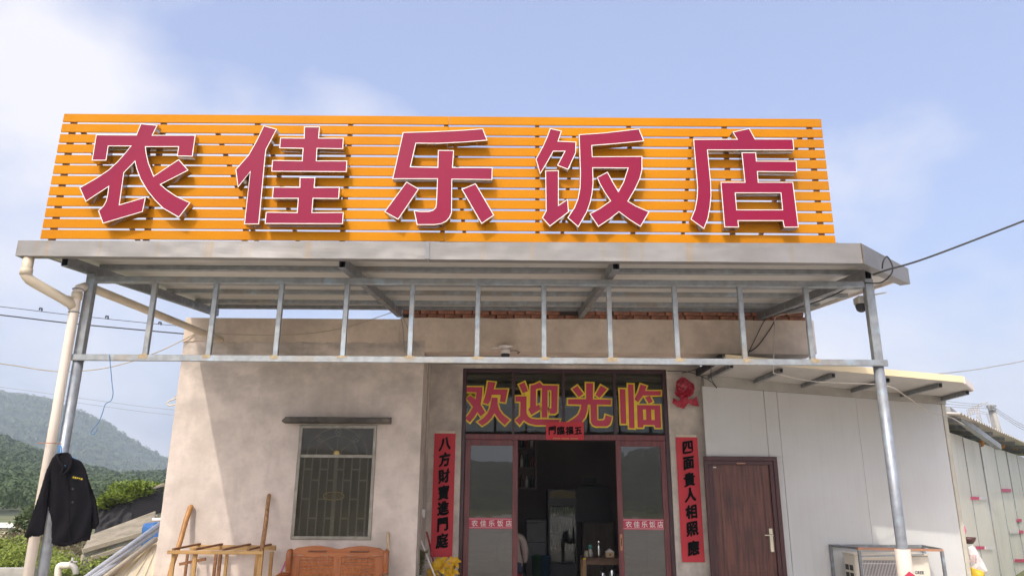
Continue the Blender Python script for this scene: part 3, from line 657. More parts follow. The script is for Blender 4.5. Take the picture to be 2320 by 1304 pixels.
for i in range(10):
    a, b = edges[i] + (0.002 if i else 0), edges[i + 1] - 0.002
    pl = [(a, 6.46), (b, 6.46), (b, 10.06), (a, 10.06)]
    if b > 3.2:
        pl = []
        for X in (a, b):
            ys = 6.46 if X <= 3.2 else 6.46 + (X - 3.2)
            pl.append((X, ys))
        pl = ([pl[0]] + ([(3.2, 6.46)] if a < 3.2 else []) + [pl[1]] + [(b, 10.06), (a, 10.06)])
    mb = MB(); n = len(pl)
    lo = [(x, y, zr(y) + ZS) for x, y in pl]; hi = [(x, y, zr(y) + ZS + 0.05) for x, y in pl]
    mb.add(lo + hi, [tuple(range(n))[::-1], tuple(range(n, 2 * n))] + [(k, (k + 1) % n, n + (k + 1) % n, n + k) for k in range(n)])
    mb.build('roof_panel', SOFFIT, can)
# sheet-metal gutter along the front, turned back at the right corner
def sheet_strip(pts, z0f, z1f, thick, lip, seed, dents=0.0):
    """vertical face along a plan path with inward bottom lip and top lip, slightly dented"""
    P = []
    for (a, b) in zip(pts, pts[1:]):
        L = math.dist(a, b); n = max(2, int(L / 0.06)); P += [(a[0] + (b[0] - a[0]) * k / n, a[1] + (b[1] - a[1]) * k / n) for k in range(n)]
    P.append(pts[-1]); mb = MB(); prof = 7; rows = []
    for i, p in enumerate(P):
        q = P[min(i + 1, len(P) - 1)]; o = P[max(i - 1, 0)]; t = Vector((q[0] - o[0], q[1] - o[1])).normalized(); nrm = Vector((-t.y, t.x))
        z0, z1 = z0f(p), z1f(p); row = []
        sec = [(lip, z1 - .002), (0, z1)] + [(0, z1 + (z0 - z1) * k / 5) for k in range(1, 5)] + [(0, z0), (lip, z0 + .004)]
        for k, (d, z) in enumerate(sec):
            e = dents * noise.noise(Vector((p[0] * 1.7 + seed, z * 4, p[1]))) + dents * 0.4 * noise.noise(Vector((p[0] * 6, z * 9, seed)))
            if k in (0, len(sec) - 1): e = 0
            row.append(Vector((p[0] + nrm.x * (d + e), p[1] + nrm.y * (d + e), z + (e * 0.5 if k == 1 else 0))))
        rows.append(row)
    m = len(rows[0]); mb.v = [v for r in rows for v in r]
    for i in range(len(rows) - 1):
        for k in range(m - 1): mb.f.append([i * m + k, i * m + k + 1, (i + 1) * m + k + 1, (i + 1) * m + k]); mb.m.append(0)
    return mb
gz0 = lambda p: 3.628 - 0.0022 * (p[0] + 4.55); gz1 = lambda p: 3.776 + 0.0036 * (p[0] + 4.55)
mb = sheet_strip([(-4.56, 6.385), (-0.78, 6.38)], gz0, gz1, 0, 0.10, 1, 0.008); mb.add([(-4.56, 6.385, 3.628), (-4.56, 6.49, 3.632), (-4.56, 6.49, 3.774), (-4.56, 6.385, 3.776)], [(0, 1, 2, 3)]); mb.build('gutter', GUTTER, can)
mb = sheet_strip([(-0.775, 6.384), (3.215, 6.38)], gz0, gz1, 0, 0.10, 4, 0.008); mb.build('gutter', GUTTER, can)
mb = sheet_strip([(3.218, 6.382), (4.20, 7.40)], lambda p: 3.61 + 0.10 * (p[1] - 6.38), lambda p: 3.806 + 0.075 * (p[1] - 6.38), 0, 0.10, 7, 0.005); mb.build('corner_gutter', GUTTER, can, label='bent steel gutter piece across the right corner')
mb = MB(); mb.hexa([(-0.80, 6.372, 3.62), (-0.755, 6.372, 3.62), (-0.755, 6.376, 3.62), (-0.80, 6.376, 3.62)], [(-0.795, 6.372, 3.79), (-0.765, 6.372, 3.79), (-0.765, 6.376, 3.79), (-0.795, 6.376, 3.79)]); mb.build('gutter_joint_tape', M('grey_tape', (0.22, 0.22, 0.23), 0.4), can)
mb = MB(); mb.add([(4.18, 7.45, zr(7.45) + ZS - .03), (4.20, 7.45, zr(7.45) + ZS - .03), (4.20, 10.06, zr(10.06) + ZS - .03), (4.18, 10.06, zr(10.06) + ZS - .03), (4.18, 7.45, zr(7.45) + ZS + .05), (4.20, 7.45, zr(7.45) + ZS + .05), (4.20, 10.06, zr(10.06) + ZS + .05), (4.18, 10.06, zr(10.06) + ZS + .05)], [(0, 3, 2, 1), (4, 5, 6, 7), (0, 1, 5, 4), (1, 2, 6, 5), (2, 3, 7, 6), (3, 0, 4, 7)]); mb.build('edge_flashing', RIM, can)
mb = MB(); mb.box(-4.553, -4.532, 6.50, 10.06, 3.75, 3.76); mb.v = [Vector((p.x, p.y, p.z - 3.75 + zr(p.y) + ZS - .005 + (0.055 if p.z > 3.755 else 0))) for p in mb.v]; mb.build('edge_flashing', STEEL, can)
mb = MB(); mb.hexa([(3.02, 6.44, 3.815), (3.45, 6.62, 3.815), (3.40, 6.9, 3.83), (3.00, 6.8, 3.83)], [(3.02, 6.44, 3.83), (3.45, 6.62, 3.82), (3.40, 6.9, 3.84), (3.00, 6.8, 3.85)]); mb.build('loose_sheet', STEEL_D, can, label='loose dark sheet offcut on the roof edge')
mb = MB(); mb.tube([(3.495, 6.9, 0.0), (3.495, 6.9, 1.108)], 0.066, 22); mb.k = 1
mb.add([tuple(at(2060, 1293, 6.82)), tuple(at(2075, 1304, 6.82)), tuple(at(2060, 1318, 6.82)), tuple(at(2046, 1306, 6.82))], [(3, 2, 1, 0)])
mb.build('post_sleeve', [PVC_W, VRED], can, smooth=False, label='cream plastic sleeve around the right post')

# ------------------------------------------------------------------ rooftop sign
sign = thing('rooftop_sign', 'wide orange slatted rooftop sign with five magenta Chinese characters', 'sign', (-0.68, 6.45, 3.80))
SY = 6.42; SX0, SX1 = -4.385, 3.005; STOP = at(145, 258, SY).z; SBOT = 3.808; pitch = (STOP - SBOT - 0.086) / 11.0; JX = at(1012, 400, SY).x
for r in range(12):
    z0 = SBOT + pitch * r
    for (a, b) in ((SX0, JX - .0015), (JX + .0015, SX1)):
        mb = MB(); rr = random.Random(r * 7 + int(b > 0)); e = rr.uniform(-.002, .002); n = 12
        for i in range(n):
            x0, x1 = a + (b - a) * i / n, a + (b - a) * (i + 1) / n
            w0, w1 = [0.002 * noise.noise(Vector((x * 0.9, r * 3.3, 0))) for x in (x0, x1)]
            mb.add([(x0, SY + w0, z0 + e), (x1, SY + w1, z0 + e), (x1, SY + .015, z0 + e), (x0, SY + .015, z0 + e), (x0, SY + w0, z0 + .0855 + e), (x1, SY + w1, z0 + .0855 + e), (x1, SY + .015, z0 + .0855 + e), (x0, SY + .015, z0 + .0855 + e)],
                   [(0, 3, 2, 1), (4, 5, 6, 7), (0, 1, 5, 4), (2, 3, 7, 6)] + ([(3, 0, 4, 7)] if i == 0 else []) + ([(1, 2, 6, 5)] if i == n - 1 else []))
        mb.build('slat', ORANGE, sign, fix=False)
BROWNP = M('brown_painted_post', (0.20, 0.10, 0.045), 0.55, col2=(0.14, 0.075, 0.04), vscale=7)
for x in (-4.30, -3.42, -2.50, -1.59, -0.655, 0.235, 1.13, 2.065, 2.90):
    mb = MB(); mb.box(x - .02, x + .02, 6.437, 6.485, 3.70, STOP - .01); mb.build('support_post', BROWNP, sign)
for x, dx in ((-4.22, 0.25), (-2.9, 0.2), (-2.42, .15), (-0.58, .1), (0.6, -.1), (1.75, .1), (2.82, -.25)):
    mb = MB(); mb.bar((x, 6.50, STOP - .15), (x + dx, 7.75, zr(7.75) + .20), 0.035, 0.035); mb.build('brace', BROWNP, sign)
S5, S52 = 5.014, 5.216
GL = [
 ('first sign character, far left', 170, 270, S5, [[[(745,50),(938,68),(882,180),(1370,180),(1335,425),(1157,420),(1173,316),(804,316),(812,390),(838,500),(895,643),(1178,455),(1290,580),(975,742),(1050,805),(1150,872),(1312,948),(1180,1118),(1000,1015),(900,915),(820,815),(740,680),(698,565),(678,485),(558,608),(507,968),(805,882),(768,1052),(315,1185),(262,1040),(320,985),(350,930),(365,870),(378,770),(120,938),(48,778),(250,662),(380,575),(480,482),(560,393),(628,308),(380,308),(355,470),(190,470),(238,175),(695,178)]]]),
 ('second sign character, between the first and the middle one', 525, 270, S5, [[[(362,72),(515,112),(393,345),(385,400),(310,1193),(140,1193),(208,602),(70,777),(42,572),(190,405),(280,245)]],
   [[(822,85),(1003,85),(990,213),(1272,213),(1265,340),(972,335),(965,470),(1312,470),(1305,600),(450,595),(460,465),(797,470),(807,335),(540,330),(552,210),(820,213)]],
   [[(772,660),(950,660),(940,772),(1228,770),(1218,905),(927,902),(915,1057),(1272,1055),(1262,1190),(375,1188),(388,1052),(740,1057),(752,902),(458,902),(470,768),(770,770)]]]),
 ('third sign character, in the middle', 860, 280, S52, [[[(275,102),(560,95),(800,85),(1000,75),(1222,58),(1275,200),(1000,222),(700,237),(432,235),(368,508),(685,515),(690,312),(880,315),(865,515),(1335,518),(1332,665),(858,660),(855,1050),(830,1110),(790,1155),(730,1185),(650,1197),(440,1197),(403,1022),(480,1035),(580,1035),(630,1020),(660,990),(668,940),(680,655),(150,655)]],
   [[(318,685),(465,772),(220,1135),(55,1042)]], [[(1135,705),(1355,1082),(1205,1185),(968,775)]]]),
 ('fourth sign character, between the middle one and the last', 1205, 280, S52, [[[(215,55),(355,85),(315,205),(525,215),(522,345),(430,545),(298,495),(385,330),(255,330),(200,430),(98,600),(45,420),(130,265),(180,150)]],
   [[(158,555),(318,552),(318,960),(425,888),(438,1045),(212,1215),(120,1112),(165,1030)]],
   [[(555,128),(850,108),(1268,60),(1328,208),(1000,240),(712,262),(718,388),(1305,385),(1305,545),(1280,650),(1220,780),(1140,915),(1230,970),(1390,1040),(1285,1220),(1150,1135),(1030,1045),(920,1130),(785,1220),(680,1065),(800,1000),(925,912),(850,800),(800,710),(768,635),(895,568),(960,690),(1022,795),(1080,690),(1132,528),(722,525),(728,700),(715,830),(690,940),(650,1050),(550,1225),(420,1112),(500,990),(540,890),(565,760),(570,600)]]]),
 ('fifth sign character, far right', 1550, 280, S52, [[[(772,55),(840,180),(1288,180),(1302,315),(280,315),(300,520),(318,700),(322,850),(310,980),(285,1120),(235,1245),(75,1130),(125,1010),(150,880),(155,750),(135,520),(108,185),(622,182),(570,98)]],
   [[(678,340),(850,340),(858,440),(1328,442),(1335,575),(870,570),(880,690),(1288,690),(1355,1225),(1180,1228),(1165,1150),(640,1150),(650,1225),(475,1225),(430,690),(715,690)], [(608,822),(1140,822),(1160,1015),(625,1015)]]]),
]
LYF = 6.305; LYB = 6.39
for lab, ox, oy, sc, comps in GL:
    cas, rim, fac, pins = MB(), MB(), MB(), MB()
    for comp in comps:
        W = [[(lambda p: (p.x, p.z))(at(ox + x / sc, oy + y / sc, LYF)) for x, y in lp] for lp in comp]
        W = [lp if area(lp) > 0 else lp[::-1] for lp in W]
        out = W[0]; holes = W[1:]; inn = offset_loop(out, -0.0072); hin = [offset_loop(h, 0.0072) for h in holes]
        cas.walls(out, LYF, LYB)
        for h in holes: cas.walls(h[::-1], LYF, LYB)
        k = len(cas.f); cas.flat([out] + holes, LYB)
        for i in range(k, len(cas.f)): cas.f[i] = cas.f[i][::-1]
        n = len(out)
        for (o_, i_) in [(out, inn)] + [(hn, h) for h, hn in zip(holes, hin)]:
            o_ = o_ if area(o_) > 0 else o_[::-1]; i_ = i_ if area(i_) > 0 else i_[::-1]; n = len(o_); b = len(rim.v)
            rim.v += [Vector((p[0], LYF, p[1])) for p in o_] + [Vector((p[0], LYF, p[1])) for p in i_]
            for q in range(n): rim.f.append([b + q, b + (q + 1) % n, b + n + (q + 1) % n, b + n + q]); rim.m.append(0)
        fac.flat([inn] + hin, LYF + 0.0015)
    c = cas.build('sign_character', CASING, sign, label='magenta ' + lab, fix=False)
    rim.build('rim', RIM, c, fix=False); fac.build('face', MAGENTA, c, fix=False)
    # stand-off brackets between casing and slats
    tri = sorted(fac.f, key=lambda t: -((fac.v[t[1]] - fac.v[t[0]]).cross(fac.v[t[2]] - fac.v[t[0]])).length)[:5]
    for t in tri:
        q = (fac.v[t[0]] + fac.v[t[1]] + fac.v[t[2]]) / 3
        bk = MB(); bk.box(q.x - .012, q.x + .012, LYB + .002, 6.417, q.z - .012, q.z + .012); bk.build('stand_off', BROWNP, c)
# ------------------------------------------------------------------ white panel shed on the right
shed = thing('panel_shed', 'white sandwich panel annex with sloping roof and brown door', 'building', (4.6, 10.9, 0))
YS = 10.9
def ztop(x): return 3.130 - 0.070 * (x - 2.84)
def zsof(x): return 3.302 - 0.087 * (x - 2.85)
JX_ = [at(1735, 950, YS).x, at(1765, 950, YS).x, at(1950, 1000, YS).x]
def wpanel(x0, x1, z0, z1=None):
    mb = MB(); y0, y1 = YS, YS + 0.05
    mb.hexa([(x0, y0, z0), (x1, y0, z0), (x1, y1, z0), (x0, y1, z0)], [(x0, y0, z1 or ztop(x0)), (x1, y0, z1 or ztop(x1)), (x1, y1, z1 or ztop(x1)), (x0, y1, z1 or ztop(x0))])
    return mb.build('wall_panel', PANEL, shed, bevel=0.003)
DX0, DX1, DZ = 2.795, 3.855, 2.108
wpanel(2.845, JX_[0] - .002, DZ); wpanel(JX_[0] + .003, JX_[1] - .002, DZ + .0); wpanel(DX1 + .002, JX_[1] - .003, 0.0, DZ - .001)
wpanel(JX_[1] + .002, JX_[2] - .001, 0.0); wpanel(JX_[2] + .001, 6.375, 0.0)
mb = MB(); mb.box(6.377, 6.435, YS - .012, YS + .06, 0, ztop(6.4)); mb.build('corner_trim', M('corner_trim', (0.52, 0.49, 0.40), 0.5), shed, bevel=0.003)
mb = MB(); mb.hexa([(6.385, YS + .06, 0), (6.43, YS + .06, 0), (6.43, 14.0, 0), (6.385, 14.0, 0)], [(6.385, YS + .06, 2.88), (6.43, YS + .06, 2.88), (6.43, 14.0, 2.88), (6.385, 14.0, 2.88)]); mb.build('side_wall', PANEL, shed)
TRIMG = M('grey_trim', (0.42, 0.40, 0.36), 0.5, 0.3, col2=(0.36, 0.34, 0.30))
mb = MB(); mb.hexa([(2.875, YS - .03, ztop(2.875) + .001), (6.44, YS - .03, ztop(6.44) + .001), (6.44, YS + .05, ztop(6.44) + .001), (2.875, YS + .05, ztop(2.875) + .001)],
                   [(2.875, YS - .03, zsof(2.875) - .004), (6.44, YS - .03, zsof(6.44) - .004), (6.44, YS + .05, zsof(6.44) - .004), (2.875, YS + .05, zsof(2.875) - .004)]); mb.build('top_channel', TRIMG, shed)
YF = 9.20
def zs(x, y):
    t = max(0.0, (10.9 - y) / 1.7); return zsof(x) * (1 - t) + (3.212 - 0.0867 * (x - 2.70)) * t
pl = [(2.70, YF), (3.7, YF), (4.7, YF), (5.70, YF), (6.20, 9.83), (6.47, 10.9), (6.47, 12.5), (2.83, 12.5), (2.83, 10.9)]
mb = MB(); n = len(pl); c_ = [sum(p[0] for p in pl) / n, 10.6]
lo = [(x, y, zs(x, y)) for x, y in pl]; hi = [(x, y, z + .05) for x, y, z in lo]
mb.add(lo + hi + [(c_[0], c_[1], zs(*c_)), (c_[0], c_[1], zs(*c_) + .05)], [(k, 2 * n, (k + 1) % n) for k in range(n)] + [(n + k, n + (k + 1) % n, 2 * n + 1) for k in range(n)] + [(k, (k + 1) % n, n + (k + 1) % n, n + k) for k in range(n)]); mb.build('roof_panel', SOFFIT, shed)
def strip(name, a, b, th, lo_, hi_, mat, parent):
    a, b = Vector((a[0], a[1], 0)), Vector((b[0], b[1], 0)); d = (b - a).normalized(); nn = Vector((d.y, -d.x, 0)) * th; mb = MB()
    q = [a + nn * 1.15, b + nn * 1.15, b + nn * .1, a + nn * .1]; zz = [zs(a.x, a.y), zs(b.x, b.y), zs(b.x, b.y), zs(a.x, a.y)]
    mb.hexa([(p.x, p.y, z + lo_) for p, z in zip(q, zz)], [(p.x, p.y, z + hi_) for p, z in zip(q, zz)]); return mb.build(name, mat, parent)
strip('fascia', (2.72, YF), (5.70, YF), .022, -.004, .076, CREAM, shed)
strip('corner_fascia', (5.71, YF + .01), (6.20, 9.83), .022, -.012, .072, RIM, shed)
strip('side_fascia', (6.205, 9.845), (6.47, 10.9), .022, -.012, .072, RIM, shed)
for xw, xf in ((2.96, 2.86), (3.64, 3.50), (4.345, 4.17), (5.075, 4.87), (5.80, 5.54), (6.40, 6.17)):
    ya = 9.42 if xw < 6.2 else 9.90; A0 = Vector((xf, ya, zs(xf, ya) - .032)); B0 = Vector((xw, 10.866, zs(xw, 10.866) - .032)); d = (B0 - A0).normalized()
    mb = MB(); mb.bar(A0, B0, .05, .055); mb.k = 1; mb.bar(A0 - d * .002, A0 + d * .02, .038, .043)
    mb.build('rafter_tail', [STEEL_D, BLACK], shed)
mb = MB(); mb.hexa([(2.64, YF, 3.205), (2.685, YF, 3.205), (2.825, 10.97, 3.29), (2.785, 10.97, 3.29)], [(2.64, YF, 3.285), (2.685, YF, 3.285), (2.825, 10.97, 3.38), (2.785, 10.97, 3.38)]); mb.build('gable_board', BLACK, shed)
# brown door
DOORW = wood('brown_door_wood', (0.17, 0.062, 0.040), (0.058, 0.020, 0.018), rough=0.36, scale=6); DOORF = wood('brown_door_frame', (0.085, 0.027, 0.026), (0.055, 0.019, 0.020), rough=0.36)
mb = MB(); w = 0.095
def fr(x0, x1, z1, y0, y1, w): 
    mb.box(x0, x0 + w, y0, y1, 0.0, z1 - w); mb.box(x1 - w, x1, y0, y1, 0.0, z1 - w); mb.box(x0, x1, y0, y1, z1 - w, z1)
fr(DX0, DX1, DZ - .001, YS - .05, YS + .0, 0.060); fr(DX0 + .0605, DX1 - .0605, DZ - .0615, YS - .035, YS + .05, 0.055)
door = mb.build('door', DOORF, shed, bevel=0.004)
lx0, lx1, lz1 = DX0 + .118, DX1 - .118, DZ - .118
mb = MB(); mb.box(lx0, lx1, YS + .005, YS + .05, 0.01, lz1); mb.build('door_leaf', DOORW, door)
def groove(x0, x1, z0, z1):
    mb = MB(); y = YS + .004; t = .008
    mb.box(x0, x1, y - .006, y, z0, z0 + t); mb.box(x0, x1, y - .006, y, z1 - t, z1); mb.box(x0, x0 + t, y - .006, y, z0 + t, z1 - t); mb.box(x1 - t, x1, y - .006, y, z0 + t, z1 - t)
    mb.build('panel_moulding', DOORW, door)
groove(lx0 + .10, lx1 - .10, 0.10, 1.87); groove(lx0 + .15, lx1 - .15, 1.52, 1.83); groove(lx0 + .15, lx1 - .15, 1.42, 1.48); groove(lx0 + .15, lx1 - .15, 0.55, 0.62); groove(lx0 + .15, lx1 - .15, 0.14, 0.50)
hx = lx1 - .045
mb = MB(); mb.box(hx - .026, hx + .026, YS - .004, YS + .004, 0.80, 1.12); mb.bar((hx, YS - .004, 1.03), (hx, YS - .055, 1.03), .022, .022); mb.bar((hx + .015, YS - .055, 1.03), (hx - .115, YS - .055, 1.028), .016, .02)
mb.build('handle', CHROME, door, bevel=0.004)
mb = MB(); mb.box(3.265, 3.385, YS - .058, YS - .0505, 2.0, 2.02); mb.build('frame_plate', M('copper_plate', (0.42, 0.2, 0.12), 0.5), door)
mb = MB(); mb.box(lx0 + .02, lx0 + .065, YS + .001, YS + .0045, lz1 - .045, lz1 - .027); mb.build('sticker', VWHITE, door)

# ------------------------------------------------------------------ oblique dull building on the far right
ann = thing('tin_building', 'dull pale green panel building with corrugated eave and red stickers', 'building', (9.5, 15.5, 0))
wa, wb = Vector((6.60, 11.62, 0)), Vector((6.60 + 16 * .643, 11.62 + 16 * .766, 0)); wd = (wb - wa).normalized(); wn_ = Vector((-wd.y, wd.x, 0)) * 1.0     # wn_ points left/front
wn_ = -wn_                                               # towards the yard
L = (wb - wa).length; npan = 9; pw = 1.85; ZW = 2.62
for i in range(npan):
    mb = MB(); a = wa + wd * max(0.0, pw * i - 1.25 + .004); b = wa + wd * (pw * (i + 1) - 1.25 - .004); off = wn_ * (0.012 * (i % 2))
    mb.hexa([a + off, b + off, b - wn_ * .05, a - wn_ * .05], [p + Vector((0, 0, ZW)) for p in (a + off, b + off, b - wn_ * .05, a - wn_ * .05)]); mb.build('wall_panel', PANEL_R, ann)
    mb = MB(); c0 = wa + wd * (pw * (i + 1) - 1.25); mb.bar(c0 + wn_ * .012, c0 + wn_ * .012 + Vector((0, 0, ZW - .02)), 0.035, 0.02, wn_); mb.build('joint_strip', STEEL, ann)
RUSTY = M('roof_tin', (0.60, 0.56, 0.48), 0.5, 0.2, col2=(0.50, 0.45, 0.38), dirt=0.25)
mb = MB(); nu = int(L / 0.045); rows = ((0.42, 2.80), (-3.0, 3.12))
for i in range(nu + 1):
    t = L * i / nu - 0.05; c = 0.020 * math.sin(2 * math.pi * t / 0.27)
    for d, z in rows:
        p = wa + wd * t + wn_ * d; mb.v.append(Vector((p.x, p.y, z + c)))
for i in range(nu): mb.f.append([2 * i, 2 * i + 2, 2 * i + 3, 2 * i + 1]); mb.m.append(0)
nv = len(mb.v); mb.v += [p + Vector((0, 0, 0.006)) for p in mb.v]; mb.f += [[i + nv for i in f][::-1] for f in list(mb.f)]
mb.f += [[2 * i, 2 * i + nv, 2 * i + 2 + nv, 2 * i + 2] for i in range(nu)]; mb.m = [0] * len(mb.f)
mb.build('corrugated_roof', RUSTY, ann, fix=False)
for k in range(8):
    t = 0.5 + 1.6 * k; a = wa + wd * t
    mb = MB(); mb.bar(a + wn_ * .34 + Vector((0, 0, 2.735)), a - wn_ * .4 + Vector((0, 0, 2.80)), .06, .07); mb.build('purlin_end', STEEL_D, ann)
mb = MB(); mb.bar(at(2145, 928, 11.6), at(2262, 1012, 14.3), 0.10, 0.10); mb.build('steel_strut', STEEL, ann)
FOAM = M('foam_insulation', (0.50, 0.25, 0.06), 0.9, col2=(0.34, 0.15, 0.04), vscale=12, bump=0.5)
for k, (x, y, r) in enumerate(((2266, 1003, .14), (2218, 1004, .07), (2296, 1008, .12), (2318, 1018, .14))):
    dd = CF + CR * ((x - 1160) / FPX) - CU * ((y - 652) / FPX); tt = (wa - EYE).dot(wn_) / dd.dot(wn_); c = EYE + dd * tt; mb = MB()
    pts = []; rr = random.Random(k)
    for i in range(5):
        for j in range(8):
            a = 2 * math.pi * j / 8; q = r * math.sin(math.pi * (i + .5) / 5) * rr.uniform(.6, 1.25)
            mb.v.append(c + wd * q * math.cos(a) * 0.8 + wn_ * (.02 + .05 * math.sin(math.pi * (i + .5) / 5)) + Vector((0, 0, r * (i - 2) / 2.2 + q * .4 * math.sin(a))) + wn_ * (.04 * math.sin(a)))
    for i in range(4):
        for j in range(8): mb.f.append([i * 8 + j, i * 8 + (j + 1) % 8, (i + 1) * 8 + (j + 1) % 8, (i + 1) * 8 + j]); mb.m.append(0)
    mb.build('foam_patch', FOAM, ann)
def onwall(x, y, off):
    dd = CF + CR * ((x - 1160) / FPX) - CU * ((y - 652) / FPX); base = wa + wn_ * off; return EYE + dd * ((base - EYE).dot(wn_) / dd.dot(wn_))
PINK = M('pink_sticker', (0.55, 0.03, 0.12), 0.4); PALE = M('pale_film', (0.68, 0.66, 0.64), 0.35)
for (x, y, w, h, tail) in ((2201, 1124, 18, 7, 18), (2270, 1106, 21, 7, 0), (2212, 1236, 19, 7, 19), (2300, 1265, 24, 7, 0), (2305, 1174, 10, 7, 0), (2309, 1200, 10, 7, -20)):
    mb = MB(); q = [onwall(x, y, .03), onwall(x + w, y + .5, .03), onwall(x + w, y + h + .5, .03), onwall(x, y + h, .03)]
    mb.add(q + [p - wn_ * .006 for p in q], [(0, 1, 2, 3), (4, 7, 6, 5), (0, 4, 5, 1), (1, 5, 6, 2), (2, 6, 7, 3), (3, 7, 4, 0)])
    if tail:
        mb.k = 1; a, b = (x + w + 1, x + w + tail) if tail > 0 else (x + tail, x - 1)
        q = [onwall(a, y, .03), onwall(b, y + .5, .03), onwall(b, y + h + .5, .03), onwall(a, y + h, .03)]; mb.add(q + [p - wn_ * .006 for p in q], [(0, 1, 2, 3), (4, 7, 6, 5), (0, 4, 5, 1), (1, 5, 6, 2), (2, 6, 7, 3), (3, 7, 4, 0)])
    mb.build('sticker', [PINK, PALE], ann)

# ------------------------------------------------------------------ outdoor AC unit and its cage
ac = thing('air_conditioner', 'cream outdoor air conditioner unit inside a steel cage', 'air conditioner', (5.08, 10.55, 0.0))
ACB = M('ac_body', (0.72, 0.66, 0.55), 0.42, col2=(0.66, 0.60, 0.49), vscale=3); DARKP = M('dark_plastic', (0.03, 0.03, 0.03), 0.6)
ax0, ax1, ay0, ay1, az0, az1 = 4.62, 5.62, 10.42, 10.76, 0.10, 0.80
mb = MB(); mb.box(ax0, ax1, ay0, ay1, az0, az1); mb.build('casing', ACB, ac, bevel=0.012)
mb = MB(); mb.box(ax0 - .012, ax1 + .012, ay0 - .014, ay1 + .01, az1 + .001, az1 + .022); mb.build('lid', ACB, ac, bevel=0.005)
fc = (ax0 + .40, ay0, az0 + .34)
mb = MB(); mb.box(ax0 + .07, ax0 + .73, ay0 - .004, ay0 - .001, az0 + .04, az1 - .06); mb.build('fan_opening', M('fan_dark', (0.10, 0.10, 0.10), 0.6), ac)
mb = MB(); mb.lathe([(0.0, .0), (.27, .0), (.285, .006), (.295, .0)], (fc[0], ay0 - .005, fc[2]), 28, 'Y'); mb.build('fan_disc', DARKP, ac)
for i in range(34):
    x = ax0 + .075 + .65 * i / 33; mb = MB(); mb.box(x - .0035, x + .0035, ay0 - .020, ay0 - .014, az0 + .04, az1 - .06); mb.build('grille_wire', VWHITE, ac)
for z in (az0 + .12, az0 + .28, az0 + .44, az0 + .60):
    mb = MB(); mb.box(ax0 + .07, ax0 + .73, ay0 - .026, ay0 - .0205, z - .004, z + .004); mb.build('grille_wire', VWHITE, ac)
for r in range(6):
    for c in range(2):
        z = az1 - .13 - .10 * r; y = ay0 + .07 + .13 * c; mb = MB(); mb.box(ax0 - .004, ax0 - .001, y, y + .10, z - .07, z); mb.build('side_vent', DARKP, ac)
mb = MB(); put_glyph(mb, 'GREE', ax1 - .155, ay0 - .003, az0 + .49, .052, .002)
mb.tube([(ax1 - .255 + .02 * math.cos(t), ay0 - .004, az0 + .492 + .02 * math.sin(t)) for t in [2 * math.pi * k / 14 for k in range(15)]], .004, 5); mb.tube([(ax1 - .258, ay0 - .004, az0 + .49), (ax1 - .236, ay0 - .004, az0 + .49)], .004, 5)
mb.build('brand_lettering', M('grey_print', (0.10, 0.11, 0.13), 0.5), ac, fix=False)
cage = thing('steel_cage', 'grey angle steel cage around the outdoor air conditioner', 'cage', (5.08, 10.55, 0.0))
cx0, cx1, cy0, cy1, cz = 4.50, 5.80, 10.30, 10.86, 0.885
for x, y in ((cx0, cy1), (cx1, cy1), (cx0 + .14, cy0), (cx1 - .06, cy0)):
    mb = MB(); mb.bar((x, y, 0), (x, y, cz - .01), .035, .035, (0, 1, 0)); mb.build('upright', STEEL_D, cage)
RUSTB = M('orange_rust_bar', (0.46, 0.20, 0.09), 0.6, col2=(0.34, 0.20, 0.14), vscale=6)
mb = MB(); mb.bar((cx0 + .12, cy0, cz + .01), (cx1 - .05, cy0, cz - .005), .04, .03); mb.build('front_rail', RUSTB, cage, label='rusty orange front top rail')
mb = MB(); mb.bar((cx0 - .02, cy1, cz + .01), (cx1 + .02, cy1, cz + .01), .035, .035); mb.build('rear_rail', STEEL_D, cage)
mb = MB(); mb.bar((cx0, cy1 - .02, cz + .012), (cx0 + .14, cy0 + .02, cz + .012), .035, .03); mb.build('side_rail', STEEL_D, cage)
mb = MB(); mb.bar((cx1, cy1 - .02, cz + .012), (cx1 - .06, cy0 + .02, cz + .004), .035, .03); mb.build('side_rail', STEEL_D, cage)
mb = MB(); mb.bar((cx0 + .14, cy0, cz - .09), (cx1 - .3, cy0 + .02, cz - .06), .03, .02); mb.build('middle_rail', STEEL, cage)

# ------------------------------------------------------------------ paper couplets, banner, rosette
def couplet(name, label, x0, x1, z0, z1, chars, zs, cx, tilt=0.0):
    t = thing(name, label, 'couplet', ((x0 + x1) / 2, 10.99, z0), 'red paper couplets beside the entrance')
    mb = MB(); n = 14
    for i in range(n):
        za, zb = z0 + (z1 - z0) * i / n, z0 + (z1 - z0) * (i + 1) / n
        b0, b1 = [10.990 - .006 - .006 * noise.noise(Vector((z * 1.5, x0, 0))) - (0.01 if i_ == 0 else 0) for i_, z in ((i, za), (i + 1, zb))]
        mb.add([(x0, b0, za), (x1, b0 - .002, za), (x1, b1 - .002, zb), (x0, b1, zb)], [(0, 1, 2, 3)])
    m = len(mb.v); mb.v += [p + Vector((0, .0015, 0)) for p in mb.v]; mb.f += [[q + m for q in f][::-1] for f in list(mb.f)]; mb.m = [0] * len(mb.f)
    pap = mb.build('paper', REDPAPER, t, fix=False, smooth=True)
    mb = MB(); mb.box(x0 + .01, x1 - .01, 10.987, 10.9985, z1 + .001, z1 + .035); mb.build('backing_edge', CREAMP, t)
    for ch, z in zip(chars, zs):
        mb = MB(); put_glyph(mb, ch, cx(z), 10.970, z, 0.200, 0.0015, 0.055, 0.84, 0.15, 0.0075); mb.build('character', INK, t, fix=False)
    return t
